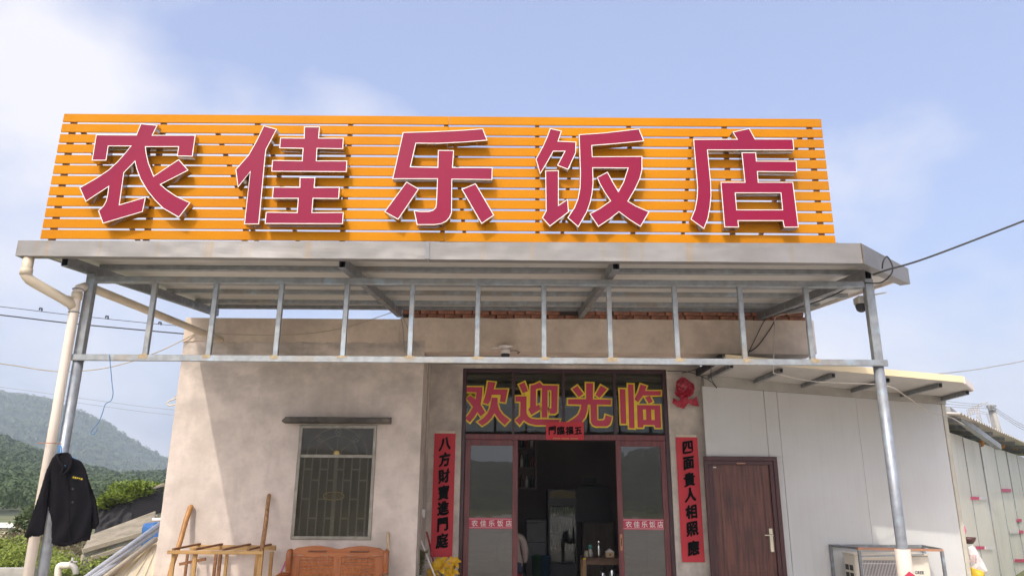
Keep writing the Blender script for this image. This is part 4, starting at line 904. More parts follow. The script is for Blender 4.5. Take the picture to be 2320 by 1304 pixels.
couplet('red_couplet', 'red paper couplet left of the glass entrance, its lower end curling', -1.128, -0.817, 0.70, 2.415, '八方財寶進門庭', [at(1000, y, 10.97).z for y in (1005, 1040, 1077, 1115, 1150, 1187, 1224)], lambda z: -0.968)
couplet('red_couplet', 'red paper couplet right of the glass entrance, next to the brown door', 2.428, 2.750, 0.656, 2.385, '四面貴人相照應', [at(1560, y, 10.97).z for y in (1012, 1048, 1085, 1120, 1158, 1197, 1240)], lambda z: 2.598)
ban = thing('red_banner', 'small red paper banner with four black characters above the open entrance', 'banner', (0.80, 11.0, 2.335))
mb = MB(); mb.box(0.518, 1.080, 11.006, 11.0085, 2.335, 2.598); mb.build('paper', REDPAPER, ban)
for i, ch in enumerate('門臨福五'):
    mb = MB(); put_glyph(mb, ch, 0.610 + 0.128 * i, 11.0045, 2.470, 0.125, 0.0010, 0.05, 0.95, 0.14, 0.0042); mb.build('character', INK, ban, fix=False)
mb = MB()
for i in range(3): mb.tube([(0.62 + .13 * i, 11.004, 2.348), (0.73 + .13 * i, 11.004, 2.348), (0.73 + .13 * i, 11.004, 2.362), (0.62 + .13 * i, 11.004, 2.362), (0.62 + .13 * i, 11.004, 2.348)], .0025, 4)
mb.build('gold_print', M('gold_print', (0.6, 0.42, 0.2), 0.5), ban)
ros = thing('ribbon_rosette', 'crumpled red ribbon rosette with two tails on the plaster pillar', 'rosette', (2.59, 10.99, 2.80))
SATIN = M('red_satin', (0.42, 0.012, 0.035), 0.35, col2=(0.30, 0.008, 0.025), vscale=14)
rr = random.Random(3); mb = MB(); c = at(1549, 880, 10.93)
for ring_ in range(4):
    R = 0.02 + 0.026 * ring_; n = 6 + 2 * ring_
    for k in range(n):
        a = 2 * math.pi * (k + rr.random() * .5) / n; dx = Vector((math.cos(a), 0, math.sin(a))); tx = Vector((-math.sin(a), 0, math.cos(a)))
        dx = Vector((dx.x * .95, 0, dx.z)); p = Vector(c) + dx * R * rr.uniform(.85, 1.15) + Vector((rr.uniform(-.012, .012), -.075 + .02 * ring_, rr.uniform(-.012, .012))); w = (.034 + .011 * ring_) * rr.uniform(.8, 1.2); ht = .045 * rr.uniform(.8, 1.2)
        mb.add([p - tx * w, p + tx * w, p + tx * w * .8 + dx * ht + Vector((0, rr.uniform(-.05, .01), 0)), p + dx * (ht + .014) + Vector((0, -.012, 0)), p - tx * w * .8 + dx * ht + Vector((0, rr.uniform(-.03, .0), 0))], [(0, 1, 2, 3, 4)])
mb.build('bow', SATIN, ros, fix=False)
for pts in ([(1550, 903), (1535, 907), (1526, 900), (1523, 912), (1536, 922), (1546, 914)], [(1546, 914), (1554, 918), (1550, 926), (1537, 921), (1540, 930)][:4], [(1550, 903), (1572, 904), (1578, 896), (1584, 920), (1568, 918)], [(1540, 892), (1558, 892), (1560, 912), (1552, 922), (1542, 914)]):
    mb = MB(); P_ = [at(x, y, 10.955 - .012 * (i % 2)) for i, (x, y) in enumerate(pts)]; m = len(P_)
    mb.add([tuple(p) for p in P_] + [(p.x, p.y + .006, p.z) for p in P_], [tuple(range(m)), tuple(range(m, 2 * m))[::-1]] + [(k, (k + 1) % m, m + (k + 1) % m, m + k) for k in range(m)]); mb.build('tail', SATIN, ros)

# ------------------------------------------------------------------ cameras, outlet, wires on the facade
cm = thing('dome_camera', 'white dome security camera hanging under the porch beam', 'camera', (-0.09, 9.9, 3.29))
c = at(1145, 800, 9.9)
mb = MB(); mb.box(c.x - .03, c.x + .03, 9.89, 9.984, 3.514, 3.535); mb.build('bracket', VWHITE, cm)
mb = MB(); mb.lathe([(.10, .0), (.095, -.014), (.05, -.018), (.035, -.05)], (c.x, 9.90, 3.512), 20); mb.build('mount_plate', VWHITE, cm, smooth=True)
mb = MB(); mb.lathe([(.062, .0), (.066, -.05), (.060, -.055)], (c.x, 9.90, 3.462), 20); mb.build('body', VWHITE, cm)
mb = MB(); mb.lathe([(.060, .0), (.060, -.02), (.05, -.05), (.03, -.072), (.0, -.08)], (c.x, 9.90, 3.406), 20); mb.build('lens_dome', DARKP, cm, smooth=True)
mb = MB(); mb.tube([(c.x - .02, 9.9, 3.484), (c.x - .15, 9.88, 3.490), (c.x - .19, 9.88, 3.480)], .009, 6); mb.build('antenna', VWHITE, cm)
mb = MB(); mb.tube(arc([(c.x + .05, 9.9, 3.45), (c.x + .14, 9.93, 3.46), (c.x + .19, 9.96, 3.44), (c.x + .16, 9.94, 3.42), (c.x + .20, 9.98, 3.45)]), .005, 5); mb.build('cable', BLACK, cm)
c2 = thing('post_camera', 'small white security camera with black front on the right canopy post', 'camera', (3.45, 7.0, 3.30))
p = at(1953, 688, 7.02)
mb = MB(); mb.box(p.x - .05, p.x + .04, 6.975, 7.10, p.z - .0, p.z + .075); mb.build('body', M('camera_shell', (0.55, 0.52, 0.46), 0.5), c2, bevel=0.01)
mb = MB(); mb.lathe([(.052, 0), (.055, -.02), (.045, -.06), (.02, -.078), (0, -.08)], (p.x - .004, 7.035, p.z - .001), 16); mb.build('lens_dome', DARKP, c2, smooth=True)
mb = MB(); q = at(1961, 671, 6.95); mb.bar((q.x, 6.96, q.z + .0), at(2008, 662, 6.95), .02, .012); mb.build('antenna', TRIMG, c2)
outl = thing('wall_socket', 'small white electric box on the recess side wall', 'socket', (-1.2, 10.5, 1.27))
mb = MB(); mb.box(XC, XC + .035, 10.46, 10.56, 1.26, 1.35); mb.build('box', VWHITE, outl, bevel=0.004)
mb = MB(); mb.box(XC, XC + .03, 10.57, 10.61, 1.24, 1.30); mb.build('plug', VWHITE, outl, bevel=0.004)
mb = MB(); mb.tube([(XC + .008, 10.52 + .006 * math.sin(z * 23), z) for z in [1.35 + .05 * k for k in range(42)]], .006, 6); mb.build('power_cord', M('cord_grey', (0.36, 0.32, 0.28), 0.6), outl)
def wire(label, pts, r, mat, name='cable', n=6, smooth_pts=True, group=None, cat='cable'):
    mb = MB(); mb.tube(arc(pts, 6) if smooth_pts else pts, r, n); return mb.build(name, mat, label=label, cat=cat, group=group, smooth=True)
WB = M('black_cable', (0.025, 0.025, 0.028), 0.5); WW = M('pale_cable', (0.55, 0.50, 0.42), 0.6); WG = M('grey_wire', (0.30, 0.30, 0.30), 0.6); BLUE = M('blue_wire', (0.10, 0.22, 0.42), 0.5); WBR = M('tan_wire', (0.42, 0.36, 0.26), 0.7)
wire('thick black service cable running from the canopy corner up to the right', [at(1978, 622, 6.62), at(2010, 611, 6.5), at(2100, 584, 6.3), at(2320, 500, 6.0), at(2700, 350, 5.6), Vector((14.0, 4.6, 10.2)), Vector((34.0, 1.0, 18.0))], .009, WB)
wire('black cable loop at the right canopy corner', [at(1960, 640, 6.7), at(1995, 640, 6.6), at(2018, 622, 6.5), at(2022, 603, 6.5), at(2010, 581, 6.5), at(2001, 592, 6.5), at(1999, 608, 6.55)], .007, WB)
wire('black wire bundle along the right canopy rafter dropping to the beam', [at(1940, 640, 7.2), at(1880, 672, 7.9), at(1800, 700, 9.0), at(1765, 712, 9.8), at(1745, 745, 9.95), at(1715, 785, 9.95), at(1690, 800, 9.95)], .008, WB)
wire('thin black wire dropping beside the wire bundle to the porch beam', [at(1762, 708, 9.85), at(1735, 722, 9.95), at(1712, 765, 9.95), at(1696, 798, 9.96)], .006, WB)
wire('cream wire dropping past the lower rail to the shed roof', [at(1900, 676, 7.8), at(1820, 705, 9.3), at(1762, 715, 9.7), at(1755, 740, 9.65), at(1753, 800, 9.12), at(1752, 838, 9.1), at(1762, 847, 9.12), at(1850, 864, 9.12), at(2000, 872, 9.15), at(2050, 895, 9.6), at(2100, 930, 10.5), at(2150, 943, 10.75), at(2185, 962, 11.2)], .007, WW)
wire('black wire from the entrance frame to the shed eave', [at(1512, 840, 10.95), at(1560, 842, 10.9), at(1605, 860, 10.7), at(1624, 878, 10.6), at(1612, 858, 10.5), at(1611, 826, 9.5)], .006, WB)
wire('second black wire looping from the entrance frame to the gable board', [at(1545, 844, 10.9), at(1570, 838, 10.7), at(1600, 826, 10.3), at(1620, 815, 9.4)], .006, WB)
wire('thin pale wire hanging along the top of the window wall', [at(440, 752, 9.96), at(560, 758, 9.93), at(680, 757, 9.93), at(780, 742, 9.93), at(868, 714, 9.93), at(905, 700, 9.9)], .005, WBR)
wire('short dark wire dangling from the rafter end at the crack', [at(905, 708, 9.94), at(912, 735, 9.94), at(915, 770, 9.94), at(917, 798, 9.94)], .006, WG)
wire('second short wire dangling from the rafter end to the recess corner', [at(908, 706, 9.93), at(925, 745, 9.93), at(938, 775, 9.93), at(950, 787, 9.94)], .005, WG)
wire('sagging tan washing line from the house corner out to the left', [at(-200, 800, 9.0), at(0, 823, 9.5), at(100, 838, 9.7), at(160, 841, 9.8), at(250, 831, 9.85), at(350, 800, 9.9), at(440, 757, 9.97)], .007, WBR)
wire('bent blue wire hanging from the lower rail', [at(247, 803, 6.83), at(250, 826, 6.825), at(254, 870, 6.83), at(256, 890, 6.83), at(252, 906, 6.83), at(239, 915, 6.83), at(232, 935, 6.83), at(224, 955, 6.83), at(208, 975, 6.83), at(207, 983, 6.83), at(214, 982, 6.83), at(221, 972, 6.83)], .004, BLUE)
up1 = [(-400, 648), (0, 694), (150, 712), (300, 728), (450, 742), (650, 760)]
uw = wire('upper thin overhead line with three small clips left of the house', [at(x, y, 26) for x, y in up1], .012, WB, 'overhead_line')
for (x, y) in ((91, 702), (241, 720), (361, 734)):
    mb = MB(); q = at(x, y, 26); mb.tube([q + Vector((-.03, 0, .0)), q + Vector((-.02, 0, .08)), q + Vector((.05, 0, .07)), q + Vector((0.07, 0, -.03))], .028, 6); mb.build('clip', WB, uw)
wire('lower black overhead line left of the house', [at(x, y, 24) for x, y in ((-400, 666), (0, 713), (170, 733), (420, 756), (650, 775))], .022, WB, 'overhead_line')
for k, (ya, yb) in enumerate(((876, 928), (886, 940))):
    wire('%s of the two faint power lines crossing in front of the mountain' % ('upper', 'lower')[k], [at(-300, ya - 34, 190), at(0, ya, 190), at(200, (ya + yb) / 2 + 2, 190), at(400, yb, 190), at(700, yb + 18, 190)], .06, WG, 'power_line')
wire('thin dark line sloping up at the right edge above the shed', [at(2110, 848, 13), at(2200, 838, 13), at(2260, 828, 13), at(2340, 812, 13), at(2600, 750, 13), at(3600, 500, 13)], .010, WG, 'overhead_line')
# ------------------------------------------------------------------ plastic drain pipes at the left post
dp = thing('drain_pipe', 'cream plastic drain pipes joining the gutter and parapet to the left post', 'pipe', (-4.25, 6.83, 0))
def px_(x, y, Y): return at(x, y, Y)
vx, vy = -4.195, 6.815
mb = MB(); mb.tube([(vx, vy, 0.0), (vx, vy, 3.40), (vx + .005, vy + .005, 3.44), (vx + .03, vy + .06, 3.475)], .043, 18); mb.build('downpipe', PVC_W, dp, smooth=True)
g0 = px_(66, 583, 6.44)
mb = MB(); mb.tube([(g0.x, 6.44, 3.640), (g0.x, 6.44, 3.50), (g0.x + .004, 6.444, 3.455), (g0.x + .03, 6.465, 3.42), (g0.x + .07, 6.49, 3.395), (vx - .03, vy - .04, 3.285), (vx - .01, vy - .01, 3.25)], .046, 16); mb.build('gutter_outlet', PVC, dp, smooth=True)
mb = MB(); mb.tube([(g0.x, 6.44, 3.52), (g0.x, 6.44, 3.46)], .052, 16); mb.build('collar', PVC, dp, smooth=True)
mb = MB(); mb.tube([(vx - .07, vy - .065, 3.312), (vx - .035, vy - .04, 3.288)], .052, 16); mb.build('collar', PVC, dp, smooth=True)
s0 = px_(500, 770, 10.0)
mb = MB(); mb.tube([(vx + .03, vy + .06, 3.475), (vx + .06, vy + .2, 3.482), (s0.x, 9.92, s0.z), (s0.x + .01, 10.05, s0.z)], .043, 16); mb.build('parapet_pipe', PVC, dp, smooth=True)
mb = MB(); mb.tube([(vx, vy, 3.33), (vx, vy, 3.40)], .049, 18); mb.build('collar', PVC, dp, smooth=True)
for z in (3.20, 3.43):
    mb = MB(); mb.tube([(vx + .047 * math.cos(t), vy + .047 * math.sin(t), z) for t in [2 * math.pi * k / 18 for k in range(19)]], .005, 5); mb.build('clamp', STEEL_D, dp)

# ------------------------------------------------------------------ jacket on its hanger
S5b = 5.014
def inflate(loop, yc, thick, cell=0.0075, seed=0, fold=0.012):
    """cloth shell filled from an outline in XZ: rounded front and back with folds"""
    xs = [p[0] for p in loop]; zs = [p[1] for p in loop]; x0, z0 = min(xs), min(zs); nx = int((max(xs) - x0) / cell) + 2; nz_ = int((max(zs) - z0) / cell) + 2
    def inside(x, z):
        c = False; n = len(loop)
        for i in range(n):
            (xa, za), (xb, zb) = loop[i], loop[(i + 1) % n]
            if (za > z) != (zb > z) and x < (xb - xa) * (z - za) / (zb - za) + xa: c = not c
        return c
    def edge(x, z):
        d = 9; n = len(loop); p = Vector((x, z))
        for i in range(n):
            a, b = Vector(loop[i]), Vector(loop[(i + 1) % n]); ab = b - a; t = max(0, min(1, (p - a).dot(ab) / max(1e-9, ab.dot(ab)))); d = min(d, (p - a - ab * t).length)
        return d
    G = {}; mb = MB()
    for j in range(nz_):
        for i in range(nx):
            x, z = x0 + i * cell, z0 + j * cell
            if inside(x, z):
                d = edge(x, z); h = math.sqrt(min(1.0, d / 0.085)) * thick; fo = fold * math.sin(x * 38 + 2.2 * math.sin(z * 7 + seed)) * min(1, d / .03) + fold * 0.9 * noise.noise(Vector((x * 9, z * 5, seed)))
                G[i, j] = len(mb.v); mb.v += [Vector((x, yc - h + fo, z)), Vector((x, yc + h * .8 + fo * .4, z))]
    for (i, j), a in G.items():
        q = [G.get(k) for k in ((i, j), (i + 1, j), (i + 1, j + 1), (i, j + 1))]
        if None not in q:
            mb.f.append(q); mb.m.append(0); mb.f.append([k + 1 for k in q][::-1]); mb.m.append(0)
    ec = {}
    for f in mb.f:
        for k in range(4):
            e = (f[k], f[(k + 1) % 4]); ec[e] = 1
    for (a, b) in list(ec):
        if (b, a) not in ec and a % 2 == 0 and b % 2 == 0: mb.f.append([b, a, a + 1, b + 1]); mb.m.append(0)
    return mb
jk = thing('jacket', 'black work jacket with small yellow lettering hanging on the left post', 'jacket', (-3.95, 6.68, 1.09))
CLOTH = M('black_cloth', (0.0065, 0.0065, 0.008), 0.9, spec=0.06, col2=(0.010, 0.009, 0.011), vscale=7, bump=0.15, bscale=120)
def jz(lst, Y): return [(lambda p: (p.x, p.z))(at(40 + x / S5b, 1000 + y / S5b, Y)) for x, y in lst]
body = jz([(440, 140), (395, 185), (375, 300), (362, 500), (345, 770), (372, 850), (392, 920), (383, 1160), (450, 1183), (520, 1197), (620, 1175), (740, 1132), (818, 1122), (848, 990), (850, 700), (800, 420), (770, 300), (720, 215), (600, 165), (570, 140), (500, 150)], 6.68)
inflate(body, 6.68, 0.040, seed=1, fold=.016).build('torso', CLOTH, jk, smooth=True, fix=False)
inflate(jz([(440, 140), (390, 188), (330, 320), (240, 620), (150, 880), (75, 1080), (110, 1105), (165, 1072), (220, 1085), (295, 1055), (305, 960), (340, 780), (372, 500), (410, 300)], 6.66), 6.66, 0.045, seed=3, fold=.010).build('sleeve', CLOTH, jk, smooth=True, fix=False)
inflate(jz([(720, 215), (770, 300), (805, 420), (890, 650), (915, 800), (930, 930), (875, 1000), (835, 985), (800, 700), (750, 400)], 6.71), 6.71, 0.040, seed=5, fold=.010).build('sleeve', CLOTH, jk, smooth=True, fix=False)
mb = MB(); cpts = [at(40 + x / S5b, 1000 + y / S5b, Y) for x, y, Y in ((445, 150, 6.64), (470, 215, 6.61), (520, 290, 6.60), (495, 375, 6.60), (560, 340, 6.60), (605, 260, 6.605), (600, 185, 6.62), (570, 140, 6.67), (500, 140, 6.70), (445, 150, 6.64))]
mb.tube(arc(cpts, 5), .013, 8); mb.build('collar', CLOTH, jk, smooth=True)
mb = MB(); pts_ = [at(40 + x / S5b, 1000 + y / S5b, 6.625) for x, y in ((560, 345), (575, 500), (580, 700), (585, 900), (590, 1180))]; mb.tube(arc(pts_, 4), .004, 5); mb.build('front_seam', CLOTH, jk)
mb = MB(); pts_ = [at(40 + x / S5b, 1000 + y / S5b, 6.632) for x, y in ((395, 1120), (520, 1155), (640, 1130), (815, 1080))]; mb.tube(arc(pts_, 4), .003, 5); mb.build('hem_seam', CLOTH, jk)
for (x, y) in ((612, 535), (612, 685)):
    q = at(40 + x / S5b, 1000 + y / S5b, 6.60); mb = MB(); mb.lathe([(0, .006), (.008, .005), (.009, 0)], (q.x, 6.618, q.z), 10, 'Y'); mb.build('button', DARKP, jk)
mb = MB()
for i, ch in enumerate('农佳乐饭店'):
    q = at(40 + (632 + 23 * i) / S5b, 1000 + (402 + 5 * i) / S5b, 6.60); put_glyph(mb, ch, q.x, 6.603, q.z, .0165, .0004)
mb.build('chest_lettering', M('yellow_thread', (0.65, 0.50, 0.03), 0.7), jk, fix=False)
hg = thing('blue_hanger', 'blue plastic coat hanger holding the jacket on the left post', 'hanger', (-3.98, 6.72, 1.80))
HB = M('blue_plastic', (0.06, 0.24, 0.52), 0.4)
mb = MB(); mb.tube(arc([at(132, 1035, 6.70), at(134, 1030, 6.70), at(134, 1012, 6.70), at(137, 1008, 6.71), at(139, 1014, 6.71), at(138, 1026, 6.70)]), .006, 6)
mb.build('hook', HB, hg, smooth=True)
mb = MB(); mb.tube(arc([at(140, 1053, 6.655), at(150, 1054, 6.65), at(158, 1053, 6.655)]), .005, 6); mb.tube(arc([at(118, 1042, 6.71), at(134, 1030, 6.70), at(158, 1033, 6.71), at(186, 1050, 6.72)]), .007, 6); mb.build('shoulder_bar', HB, hg, smooth=True)
wire('thin orange tie wire around the left post above the jacket', [(vx - .10, vy - .03, 1.975), (vx - .04, vy - .064, 1.97), (vx + .03, vy - .062, 1.972), (vx + .09, vy + .02, 1.97)], .004, M('orange_wire', (0.45, 0.2, 0.1), 0.6), 'tie_wire', cat='wire')
h2 = MB(); h2.tube(arc([at(404, 898, 10.6), at(396, 903, 10.6), at(383, 908, 10.6), at(379, 914, 10.6), at(384, 918, 10.6), at(404, 914, 10.6)]), .010, 8)
h2.tube(arc([at(394, 903, 10.6), at(396, 897, 10.6), at(402, 896, 10.6)]), .006, 6); h2.build('cream_hanger', PVC, label='cream coat hanger sticking out behind the left house corner', cat='hanger', smooth=True)

# ------------------------------------------------------------------ wooden bench under the window
BW = wood('orange_brown_wood', (0.44, 0.155, 0.045), (0.30, 0.090, 0.026), rough=0.34, axis='X', scale=6, bump=0.05); BWZ = wood('orange_brown_wood_upright', (0.42, 0.145, 0.045), (0.28, 0.085, 0.026), rough=0.34, axis='Z', scale=6, bump=0.05)
CARVE = M('carving_dark', (0.17, 0.052, 0.018), 0.5)
be = thing('wooden_bench', 'varnished orange wood two seat bench with carved back under the window', 'bench', (-2.15, 9.6, 0))
bx0, bx1, yb = -2.785, -1.525, 9.74; bc = (bx0 + bx1) / 2; hw = (bx1 - bx0) / 2
def topz(u): return 0.838 + 0.055 * min(1, (1 - abs(u)) / 0.18) * 1.0 + 0.026 * (0.5 - 0.5 * math.cos(2 * math.pi * min(1, abs(u) / 0.9) )) - 0.012 * math.exp(-(u / .10) ** 2)
def lowz(u): return 0.795 - 0.016 * math.cos(4 * math.pi * u)
n = 60; us = [-0.90 + 1.80 * i / n for i in range(n + 1)]
loop = [(bc + u * hw, lowz(u)) for u in us] + [(bc + u * hw, topz(u)) for u in us[::-1]]
mb = MB(); mb.slab([loop], yb - .022, yb + .022); top_rail = mb.build('crest_rail', BW, be, bevel=0.0)
for s in (-1, 1):
    for k in range(5):
        mb = MB(); x = bc + s * hw * .42 + (k - 2) * .045; mb.tube(arc([(x - .022, yb - .021, .848), (x - .004, yb - .026, .856), (x + .016, yb - .026, .852), (x + .03, yb - .021, .862)], 4), .009, 6); mb.build('carving', CARVE, top_rail, smooth=True)
mb = MB(); mb.box(bc - .045, bc + .045, yb - .018, yb + .018, .40, .792); mb.build('centre_stile', BWZ, be, bevel=0.006)
for s in (-1, 1):
    x0 = bc + s * (hw - .105); mb = MB(); mb.box(x0 - .055, x0 + .055, yb - .018, yb + .018, .40, .800); mb.build('side_stile', BWZ, be, bevel=0.006)
    xo = bc + s * (hw - .025)
    mb = MB(); mb.tube(arc([(xo, yb + .02, .848), (xo, yb - .03, .842), (xo, yb - .055, .79), (xo, yb - .05, .70), (xo, yb - .02, .62), (xo, yb - .06, .58), (xo, yb - .35, .60), (xo, yb - .48, .57)], 5), .036, 10); mb.build('armrest', BWZ, be, smooth=True)
    for y_ in (yb - .46, yb):
        mb = MB(); mb.box(xo - .03, xo + .03, y_ - .03, y_ + .03, 0.0, .58 if y_ < yb else .83); mb.build('leg', BWZ, be, bevel=0.006)
    pxa, pxb = (bc + .045, bc + hw - .16) if s > 0 else (bc - hw + .16, bc - .045)
    for k in range(10):
        z = .768 - .038 * k; mb = MB(); m = 28
        for i in range(m):
            xa, xb = pxa + (pxb - pxa) * i / m, pxa + (pxb - pxa) * (i + 1) / m
            wa_, wb_ = [.005 * math.sin(2 * math.pi * (x - pxa) / .072 + math.pi * (k // 1 % 1)) for x in (xa, xb)]
            mb.add([(xa, yb - .008 - wa_, z), (xb, yb - .008 - wb_, z), (xb, yb + .008, z), (xa, yb + .008, z), (xa, yb - .012 - wa_, z + .033), (xb, yb - .012 - wb_, z + .033), (xb, yb + .008, z + .033), (xa, yb + .008, z + .033)], [(0, 3, 2, 1), (4, 5, 6, 7), (0, 1, 5, 4), (2, 3, 7, 6)])
        mb.build('back_slat', BW, be, fix=False)
mb = MB(); mb.box(bx0 + .06, bx1 - .06, yb - .50, yb - .03, .38, .41); mb.build('seat', BW, be, bevel=0.008)

# ------------------------------------------------------------------ timber rack and poles against the wall
PINE = wood('raw_pine', (0.52, 0.32, 0.12), (0.36, 0.19, 0.06), rough=0.7, axis='Z'); PINEX = wood('raw_pine_x', (0.52, 0.33, 0.13), (0.38, 0.21, 0.07), rough=0.7, axis='X'); BROWNW = wood('brown_batten', (0.30, 0.14, 0.06), (0.19, 0.085, 0.035), rough=0.7, axis='X')
rk = thing('timber_rack', 'rack of rough pale timber battens standing against the wall', 'rack', (-3.55, 9.6, 0))
A = lambda x, y, Y: at(x, y, Y)
rx0, rx1, ry0, ry1, rz = -4.11, -2.96, 9.32, 9.85, 0.862
mb = MB(); mb.bar((rx0, ry0, rz), (rx1, ry0, rz), .045, .04); mb.build('top_rail', PINEX, rk, bevel=.003)
mb = MB(); mb.bar((rx0 + .05, ry1, rz + .02), (rx1 - .02, ry1, rz + .02), .04, .06); mb.build('top_rail', PINEX, rk, bevel=.003)
for x, dx in ((rx0 + .06, .10), (rx0 + .32, .12), (rx0 + .66, .14), (rx0 + .96, .10)):
    mb = MB(); mb.bar((x, ry0, rz + .032), (x + dx, ry1, rz + .062), .035, .022); mb.build('cross_batten', BROWNW, rk)
for x, w, y, m in ((rx0 + .06, .045, ry0 + .035, PINE), (rx0 + .32, .05, ry0 + .035, PINE), (rx0 + .56, .04, ry0 + .2, BROWNW), (rx0 + .70, .035, ry0 + .035, PINE), (rx0 + .92, .04, ry1 - .05, PINE), (rx1 - .04, .05, ry0 + .035, PINE), (rx0 + .04, .03, ry1 - .05, BROWNW), (rx0 + .40, .035, ry1 - .05, BROWNW), (rx1 - .05, .04, ry1 - .05, PINE)):
    mb = MB(); mb.box(x - w / 2, x + w / 2, y - .015, y + .015, 0, rz - .022); mb.build('upright', m, rk, bevel=.003)
mb = MB(); mb.bar((rx0 + .03, ry0 + .3, .70), (rx0 + .34, ry0 + .32, .76), .03, .035); mb.build('side_batten', BROWNW, rk)
mb = MB(); mb.bar((rx0, ry0 + .01, .25), (rx1, ry0 + .01, .25), .02, .05); mb.build('low_rail', PINEX, rk)
def pole(name, label, top, bottom, r, mat, cat, tip=None):
    top, bottom = Vector(top), Vector(bottom); mb = MB(); N = 10
    mb.tube([top + (top - bottom).normalized() * r[0] * .4] + [top.lerp(bottom, k / N) + Vector((math.sin(k * 1.9 + top.x) * r[0] * .15, 0, 0)) for k in range(N + 1)], [r[0] * .6] + [r[0] + (r[1] - r[0]) * k / N for k in range(N + 1)], 10)
    return mb.build(name, mat, label=label, cat=cat, smooth=True, origin=bottom)
OAK = wood('pole_wood', (0.50, 0.26, 0.075), (0.30, 0.12, 0.03), rough=0.45, axis='Z'); OAKS = wood('pole_wood_streaked', (0.46, 0.25, 0.10), (0.14, 0.06, 0.025), rough=0.5, axis='Z', scale=9)
def toground(p, q): p, q = Vector(p), Vector(q); t = p.z / (p.z - q.z); return p + (q - p) * t
t0, q0 = at(432, 1146, 9.95), at(386, 1295, 9.62); pole('wooden_pole', 'smooth thick wooden pole leaning on the sunlit wall corner', t0, toground(t0, q0), (.036, .024), OAK, 'pole')
t0, q0 = at(610, 1120, 9.95), at(586, 1304, 9.40); pole('wooden_pole', 'dark streaked wooden pole leaning by the right end of the timber rack', t0, toground(t0, q0), (.026, .034), OAKS, 'pole')
t0, q0 = at(880, 1206, 9.95), at(877, 1304, 9.86); pole('bamboo_stick', 'thin pale bamboo stick standing right of the bench', t0, toground(t0, q0), (.018, .016), wood('bamboo', (0.58, 0.44, 0.26), (0.44, 0.28, 0.14), axis='Z'), 'stick')
t0, q0 = at(655, 1255, 9.93), at(632, 1304, 9.7); pole('pink_broom', 'thin pink broom handle left of the bench', t0, toground(t0, q0), (.012, .012), M('pink_plastic', (0.50, 0.13, 0.30), 0.4), 'broom')
t0, q0 = at(947, 1208, 10.55), at(985, 1304, 10.35); pole('white_mop', 'white mop handle leaning at the recess corner', t0, toground(t0, q0), (.014, .010), VWHITE, 'mop')
t0, q0 = at(967, 1204, 10.9), at(984, 1280, 10.75); pole('red_broom', 'dark red broom handle beside the left couplet', t0, toground(t0, q0), (.014, .013), M('red_handle', (0.33, 0.03, 0.045), 0.4), 'broom')

# ------------------------------------------------------------------ foliage helper, flowers at the entrance
def leaves(mb, c, rad, n, size, rnd, up=0.3):
    c = Vector(c)
    for i in range(n):
        while True:
            d = Vector((rnd.uniform(-1, 1), rnd.uniform(-1, 1), rnd.uniform(-1, 1)))
            if 0.05 < d.length < 1: break
        p = c + Vector((d.x * rad[0], d.y * rad[1], d.z * rad[2])); a = rnd.random() * 6.283
        t = Vector((math.cos(a), math.sin(a), rnd.uniform(-.5, .7) + up)).normalized(); s = t.cross(Vector((rnd.uniform(-.4, .4), rnd.uniform(-.4, .4), 1))).normalized(); nn = s.cross(t)
        L = size * rnd.uniform(.6, 1.4); w = L * .28
        mb.add([p, p + t * L * .5 + s * w - nn * w * .3, p + t * L, p + t * L * .5 - s * w - nn * w * .3], [(0, 1, 2), (0, 2, 3)])
fl = thing('artificial_flowers', 'bunch of yellow artificial flowers with green bud at the entrance pillar', 'flowers', (-0.98, 10.75, 0))
YEL = M('yellow_petal', (0.70, 0.46, 0.01), 0.55, col2=(0.62, 0.30, 0.02), vscale=14); GRN = leafmat('stem_green', (0.16, 0.20, 0.05), (0.09, 0.13, 0.03))
rnd = random.Random(11)
for (x, y, s, tilt) in ((1000, 1286, .125, -.3), (1027, 1277, .085, .2), (985, 1300, .10, -.6), (1018, 1300, .11, .1)):
    mb = MB(); c = at(x, y, 10.72); ax = Vector((tilt, -.75, .65)).normalized(); e1 = ax.cross(Vector((0, 0, 1))).normalized(); e2 = ax.cross(e1)
    for k in range(6):
        a_ = 2 * math.pi * k / 6 + rnd.uniform(-.2, .2); r1 = e1 * math.cos(a_) + e2 * math.sin(a_); t1 = ax.cross(r1); row = []
        for q, (d_, h_, w_) in enumerate(((0.02, 0, .12), (.30, .55, .30), (.75, .75, .34), (1.15, .55, .16), (1.3, .40, .01))):
            row += [c + r1 * s * d_ + ax * s * h_ + t1 * s * w_, c + r1 * s * d_ + ax * s * (h_ - .10 * (w_ > .2)), c + r1 * s * d_ + ax * s * h_ - t1 * s * w_]
        mb.add(row, [(3 * q + j, 3 * q + j + 1, 3 * q + j + 4, 3 * q + j + 3) for q in range(4) for j in range(2)])
    mb.build('flower', YEL, fl, smooth=True, fix=False)
mb = MB(); a, b = at(1038, 1266, 10.74), at(1012, 1310, 10.74); mb.tube([tuple(a), tuple(a.lerp(b, .15)), tuple(a.lerp(b, .4)), tuple(a.lerp(b, .6)), (b.x, b.y, 0.45)], [.012, .028, .024, .012, .009], 8); mb.build('bud', GRN, fl, smooth=True)
for (x, y) in ((1002, 1290), (1022, 1285), (992, 1300)):
    q = at(x, y, 10.74); mb = MB(); mb.tube([q, (q.x * .3 - .98 * .7, 10.75, .02)], .008, 6); mb.build('stem', GRN, fl)
dr = MB(); rnd = random.Random(2); a, b = at(955, 1250, 10.45), at(944, 1300, 10.45)
for k in range(16):
    p = a.lerp(b, k / 15); leaves(dr, p, (.05, .04, .03), 14, .07, rnd, .6)
